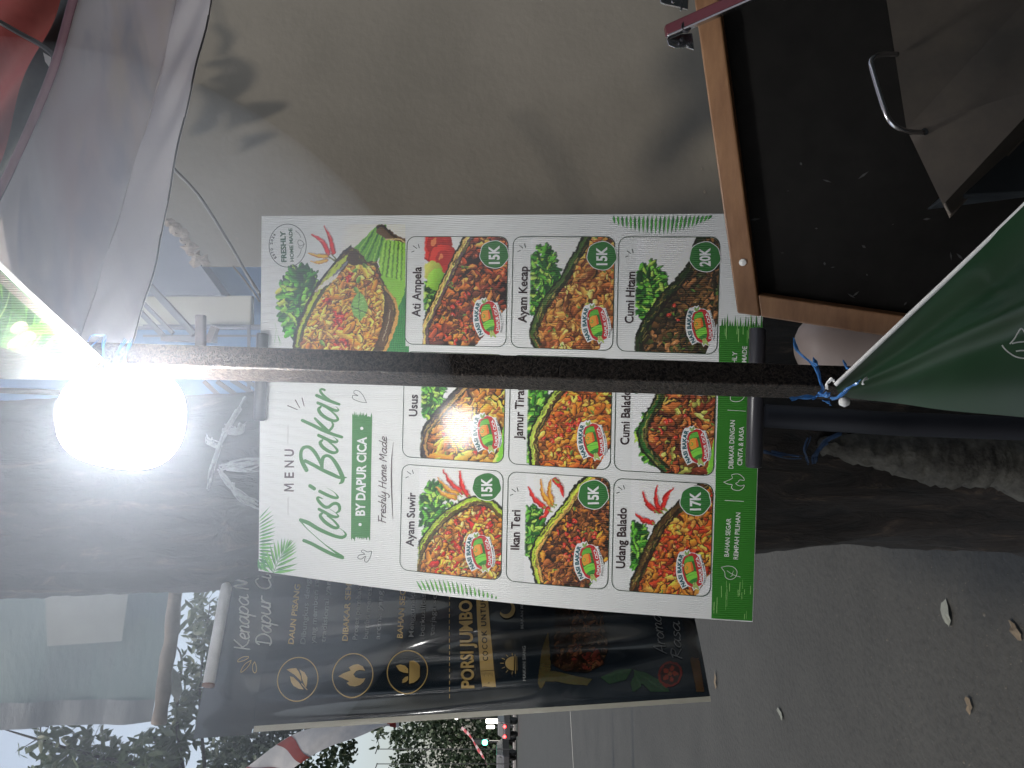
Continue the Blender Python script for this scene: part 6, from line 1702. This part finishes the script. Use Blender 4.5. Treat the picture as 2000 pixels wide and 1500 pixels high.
def tie(name, segs, label, mat_=M['raffia']):
    mb = MB()
    for pts, w, tw in segs:
        q = catmull([P(*p_) for p_ in pts], 8); m_ = len(q)
        for k_ in range(3):      # split, creased strands of one flat tape
            ph_ = nrg.uniform(0, 6, 2)
            ww_ = [w * (.30 + .16 * math.sin(i * .7 + ph_[0])) * (.55 if i in (0, m_ - 1) else 1) for i in range(m_)]
            off_ = np.array([[(k_ - 1) * w * .26 * math.cos(i * .25 + ph_[1] * .2), -.0004 * k_, (k_ - 1) * w * .26 * math.sin(.8 + i * .2)] for i in range(m_)])
            mb.ribbon(q + off_, ww_, (0, 1, 0), tw + (k_ - 1) * .9)
    return tag(mb.build(name, mat_), label, 'string')
tie('blue_string', [([(206, 655, .80), (202, 676, .784), (204, 706, .776), (218, 722, .778), (226, 740, .79)], .0048, .3), ([(246, 662, .80), (234, 681, .785), (224, 706, .776), (236, 724, .78), (246, 738, .79)], .0044, .2), ([(259, 662, .80), (250, 682, .785), (244, 706, .776), (258, 724, .78), (266, 738, .79)], .0044, -.2),
                    ([(198, 660, .79), (184, 672, .77), (176, 680, .76)], .0035, .5), ([(206, 655, .80), (180, 655, .79), (172, 668, .77)], .0025, .8)], 'blue plastic string wound round the top of the black post near the bulb')
tie('blue_string', [([(1550, 660, .80), (1558, 685, .79), (1580, 706, .775), (1594, 716, .765)], .0045, .6), ([(1590, 700, .785), (1598, 730, .772), (1607, 762, .755)], .0062, .5), ([(1607, 762, .752), (1596, 772, .745), (1588, 781, .742)], .0045, .8),
                    ([(1543, 780, .74), (1562, 776, .742), (1590, 775, .742), (1622, 768, .735)], .0052, .5), ([(1600, 770, .74), (1612, 771, .735), (1620, 771, .73)], .0065, .1), ([(1622, 779, .73), (1640, 774, .72), (1660, 757, .71), (1679, 744, .70)], .0055, .6), ([(1622, 779, .732), (1634, 776, .72), (1648, 765, .712), (1664, 752, .705)], .003, -.6),
                    ([(1648, 705, .79), (1652, 715, .785), (1660, 722, .78)], .004, .2), ([(1606, 782, .74), (1618, 786, .74), (1622, 792, .745)], .003, .9)], 'blue plastic string knotted round the bottom of the black post at the green cloth')
def lump(name, px, py, d, r, mat_, label, cat, sq=1.0):
    mb = MB(); c = P(px, py, d); mb.tube([c + np.array([0, 0, -r]), c + np.array([0, 0, -r * .8]), c + np.array([0, 0, 0]), c + np.array([0, 0, r * .8]), c + np.array([0, 0, r])], [.1 * r, .65 * r, r * sq, .65 * r, .1 * r], 14)
    return tag(mb.build(name, mat_, None, True), label, cat)
lump('bottle_cap', 1649, 785, .735, .0050, M['knob'], 'round ribbed white cap just below the blue knot on the green cloth', 'cap')
tie('white_clip', [([(1694, 737, .69), (1686, 744, .688), (1684, 752, .69)], .004, .3)], 'small white clip where the blue string enters the green cloth', M['knob'])['category'] = 'clip'
tie('white_tab', [([(1628, 742, .73), (1616, 748, .735), (1614, 760, .735)], .0065, .5)], 'white tab at the tip of the green cloth under the blue knot', M['knob'])['category'] = 'tab'

# ------------------------------------------------------------ wooden framed black panel with metal things at lower right
Cc, Aa, Bb = P(1440, 612, .90), P(1356, 0, .83), P(1722, 656, .845)
e1 = Aa - Cc; L1 = np.linalg.norm(e1); e1 /= L1
e2 = Bb - Cc; L2 = np.linalg.norm(Bb - Cc); e2 /= L2
e3 = np.cross(e1, e2); e3 /= np.linalg.norm(e3); e3 = e3 if e3[1] < 0 else -e3        # towards the camera
lid = thing('framed_panel', 'black panel in an orange brown wooden frame covering the menu board corner', 'panel', Cc)
FW, FD = .0255, .030
LA, LB = L1 * 1.45, L2 * 2.6
mb = MB(); mb.box(Cc - e3 * FD, e1 * LA, e2 * FW, e3 * FD); bevel(mb.build('frame_rail', M['wood'], lid), .0018, 2)
mb = MB(); mb.box(Cc - e3 * (FD - .0008) + e2 * (FW + .0006), e1 * FW, e2 * LB, e3 * (FD - .0012)); bevel(mb.build('frame_rail', M['wood'], lid), .0018, 2)
mb = MB(); mb.box(Cc - e3 * .024 + e1 * (FW - .003) + e2 * (FW - .003), e1 * LA, e2 * LB, e3 * .006); mb.build('black_board', M['black_board'], lid)
for x, y in ((.12, .165), (.2, .08)):
    pass
q = Cc + e1 * (L1 * .18) + e2 * FW * .55
mb = MB(); mb.tube([q, q + e3 * .002, q + e3 * .003], [.0042, .0040, .001], 9); mb.build('glue_dab', M['knob'], lid)
mb = MB(); sm = M['paper']
for _ in range(30):
    u_, v_ = nrg.uniform(.08, .62) * L1, nrg.uniform(.03, .30); c = Cc + e1 * u_ + e2 * v_ - e3 * .0175; r = nrg.uniform(.0004, .0014)
    dr = e1 * nrg.normal() + e2 * nrg.normal(); dr /= np.linalg.norm(dr); dn = np.cross(dr, e3); l = r * nrg.uniform(1, 6)
    mb.add([c - dr * l, c + dn * r, c + dr * l, c - dn * r], [(0, 1, 2, 3)])
mb.build('scuff_marks', mat('scuffs', (.035, .035, .035), .8), lid, kind='stuff')

hinge = thing('folding_arm', 'maroon and chrome folding metal arm across the wooden frame at the top right', 'hinge', P(1340, 60, .78))
def L3(a, b_, c_, dd): return P(a, b_, dd)
p0, p1 = P(1303, 68, .785), P(1520, -28, .72)
dv = (p1 - p0) / np.linalg.norm(p1 - p0); up_ = np.cross(dv, (0, -1, 0)); up_ /= np.linalg.norm(up_)
if P(0, 1, 1)[0] < P(0, 0, 1)[0] and up_[0] < 0: up_ = -up_
mb = MB(); mb.box(p0, dv * np.linalg.norm(p1 - p0), up_ * .0105, np.array([0, .008, 0])); bevel(mb.build('arm', M['maroon'], hinge), .0012)
mb = MB(); mb.box(p0 - up_ * .0022 + np.array([0, -.001, 0]), dv * np.linalg.norm(p1 - p0), up_ * .0022, np.array([0, .010, 0])); bevel(mb.build('edge_strip', M['chrome'], hinge), .0006)
def plate(pts, dd, name, mt=M['chrome'], par=hinge):
    o = prism(name, [P(*q_, dd) for q_ in pts], (0, .003, 0), mt, par); return bevel(o, .0006)
plate([(1303, 78), (1306, 88), (1318, 93), (1340, 92), (1356, 97), (1354, 78), (1352, 64), (1330, 66)], .792, 'plate')
for px, py in ((1331, 78), (1343, 89)):
    mb = MB(); c = P(px, py, .790); mb.tube([c, c + np.array([0, -.003, 0])], .0019, 12); mb.build('screw', M['chrome'], hinge)
mb = MB(); c = P(1379, 32, .770); mb.tube([c, c + np.array([0, -.0035, 0]), c + np.array([0, -.0045, 0])], [.0028, .0024, .0008], 12); mb.build('rivet', M['chrome'], hinge, True)
mb = MB(); c = P(1341, 51, .775); mb.tube([c + np.array([0, .004, 0]), c + np.array([0, -.001, 0])], .0052, 16); mb.build('hole', M['black_rubber'], hinge)
br = thing('hinge_bracket', 'small chrome bracket above the folding arm at the top right corner', 'bracket', P(1310, 2, .80))
plate([(1288, -20), (1290, 4), (1298, 8), (1318, 12), (1344, 18), (1346, -20)], .80, 'plate', M['chrome'], br)
mb = MB(); c = P(1315, 3, .797); mb.tube([c, c + np.array([0, -.003, 0])], .0022, 12); mb.build('screw', M['chrome'], br)
plate([(1328, 20), (1332, 20), (1340, -8), (1336, -8)], .795, 'pin', M['chrome'], br)

sb = thing('steel_box', 'dull steel box with a wire handle in front of the black panel', 'box', P(1990, 200, .74))
K1, K2, K3, K4 = P(1730, -40, .745), P(1775, 250, .735), P(1843, 392, .725), P(2060, 160, .69)
mb = MB(); mb.add([K1, K2, K3, K4, P(2060, -60, .70)], [(0, 1, 2, 3, 4)])
dpt = np.array([-.002, .05, -.035])
vs = [np.array(v_) for v_ in mb.v]; mb.add([v_ + dpt for v_ in vs], [(4, 3, 2, 1, 0)])
for i in range(5): mb.f.append((i, (i + 1) % 5, (i + 1) % 5 + 5, i + 5))
o = mb.build('body', M['steel'], sb); bevel(o, .002)
mb = MB(); q = catmull([P(1752, 106, .735), P(1728, 106, .725), P(1708, 110, .717), P(1701, 122, .715), P(1706, 145, .713), P(1718, 185, .71), P(1728, 215, .708), P(1738, 236, .708), P(1754, 250, .71), P(1775, 257, .717), P(1803, 259, .727)], 5)
mb.tube(q, .0024, 12); mb.build('handle', M['chrome'], sb, True)
mb = MB(); c = P(1803, 259, .730); mb.tube([c + np.array([0, .003, 0]), c + np.array([0, -.003, 0])], .0034, 12); mb.build('rivet', M['chrome'], sb)
o = prism('steel_tray', [P(*q_, .755) for q_ in [(1853, 384), (1905, 333), (1950, 284), (2090, 225), (2090, 372)]], (0, .06, -.01), M['steel_blue'])
bevel(o, .002); tag(o, 'bluish grey metal tray corner below the steel box at the far lower right', 'tray')

pot = thing('plastic_jug', 'pale pinkish plastic container between the post and the wooden frame', 'container', P(1900, 672, 1.1))
prof = [(0, .0), (.0005, .010), (.003, .020), (.008, .029), (.016, .037), (.028, .043), (.05, .0475), (.12, .049), (.24, .049), (.25, .046), (.252, 0)]
t0 = P(1556, 676, 1.06); mb = MB(); mb.tube([t0 - np.array([0, 0, z]) for z, _ in prof], [max(r, .0008) for _, r in prof], 32, False); mb.build('body', M['pot'], pot, True)
mb = MB(); mb.box(P(1830, 760, .9) * np.array([1, 0, 1]) + np.array([-.02, .82, -.03]), (.42, 0, 0), (0, .40, 0), (0, 0, -.02)); bevel(mb.build('cart_shelf', M['black_board']), .003)
bpy.data.objects['cart_shelf']['label'] = 'dark cart shelf carrying the pale container behind the green cloth'; bpy.data.objects['cart_shelf']['category'] = 'shelf'

# ------------------------------------------------------------ volume added round the bulb to make its glow
if GLOW_HAZE > 0:
    mb = MB(); hc = P(190, 870, .74); NA, NBb = 48, 24
    for i in range(NBb + 1):
        for k in range(NA):
            a1_, a2_ = math.pi * i / NBb, 2 * math.pi * k / NA
            mb.v.append(tuple(hc + np.array([.34 * math.sin(a1_) * math.cos(a2_), .42 * math.sin(a1_) * math.sin(a2_), .34 * math.cos(a1_)])))
    mb.f = [(i * NA + k, (i + 1) * NA + k, (i + 1) * NA + (k + 1) % NA, i * NA + (k + 1) % NA) for i in range(NBb) for k in range(NA)]
    hz = mb.build('lamp_glow_haze', None, None, False, 'stuff')
    m = bpy.data.materials.new('lamp_glow_haze'); m.use_nodes = True; nt = m.node_tree
    for n in list(nt.nodes): nt.nodes.remove(n)
    vo = nt.nodes.new('ShaderNodeVolumePrincipled'); ou = nt.nodes.new('ShaderNodeOutputMaterial')
    vo.inputs['Color'].default_value = (.78, .86, 1, 1); vo.inputs['Density'].default_value = GLOW_HAZE; vo.inputs['Anisotropy'].default_value = .2
    nt.links.new(vo.outputs[0], ou.inputs['Volume'])
    hz.data.materials.append(m)
for o in scene.objects:
    if 'kind' not in o and o.parent is None and o.type in ('MESH', 'EMPTY') and 'category' not in o:
        print('UNTAGGED', o.name)
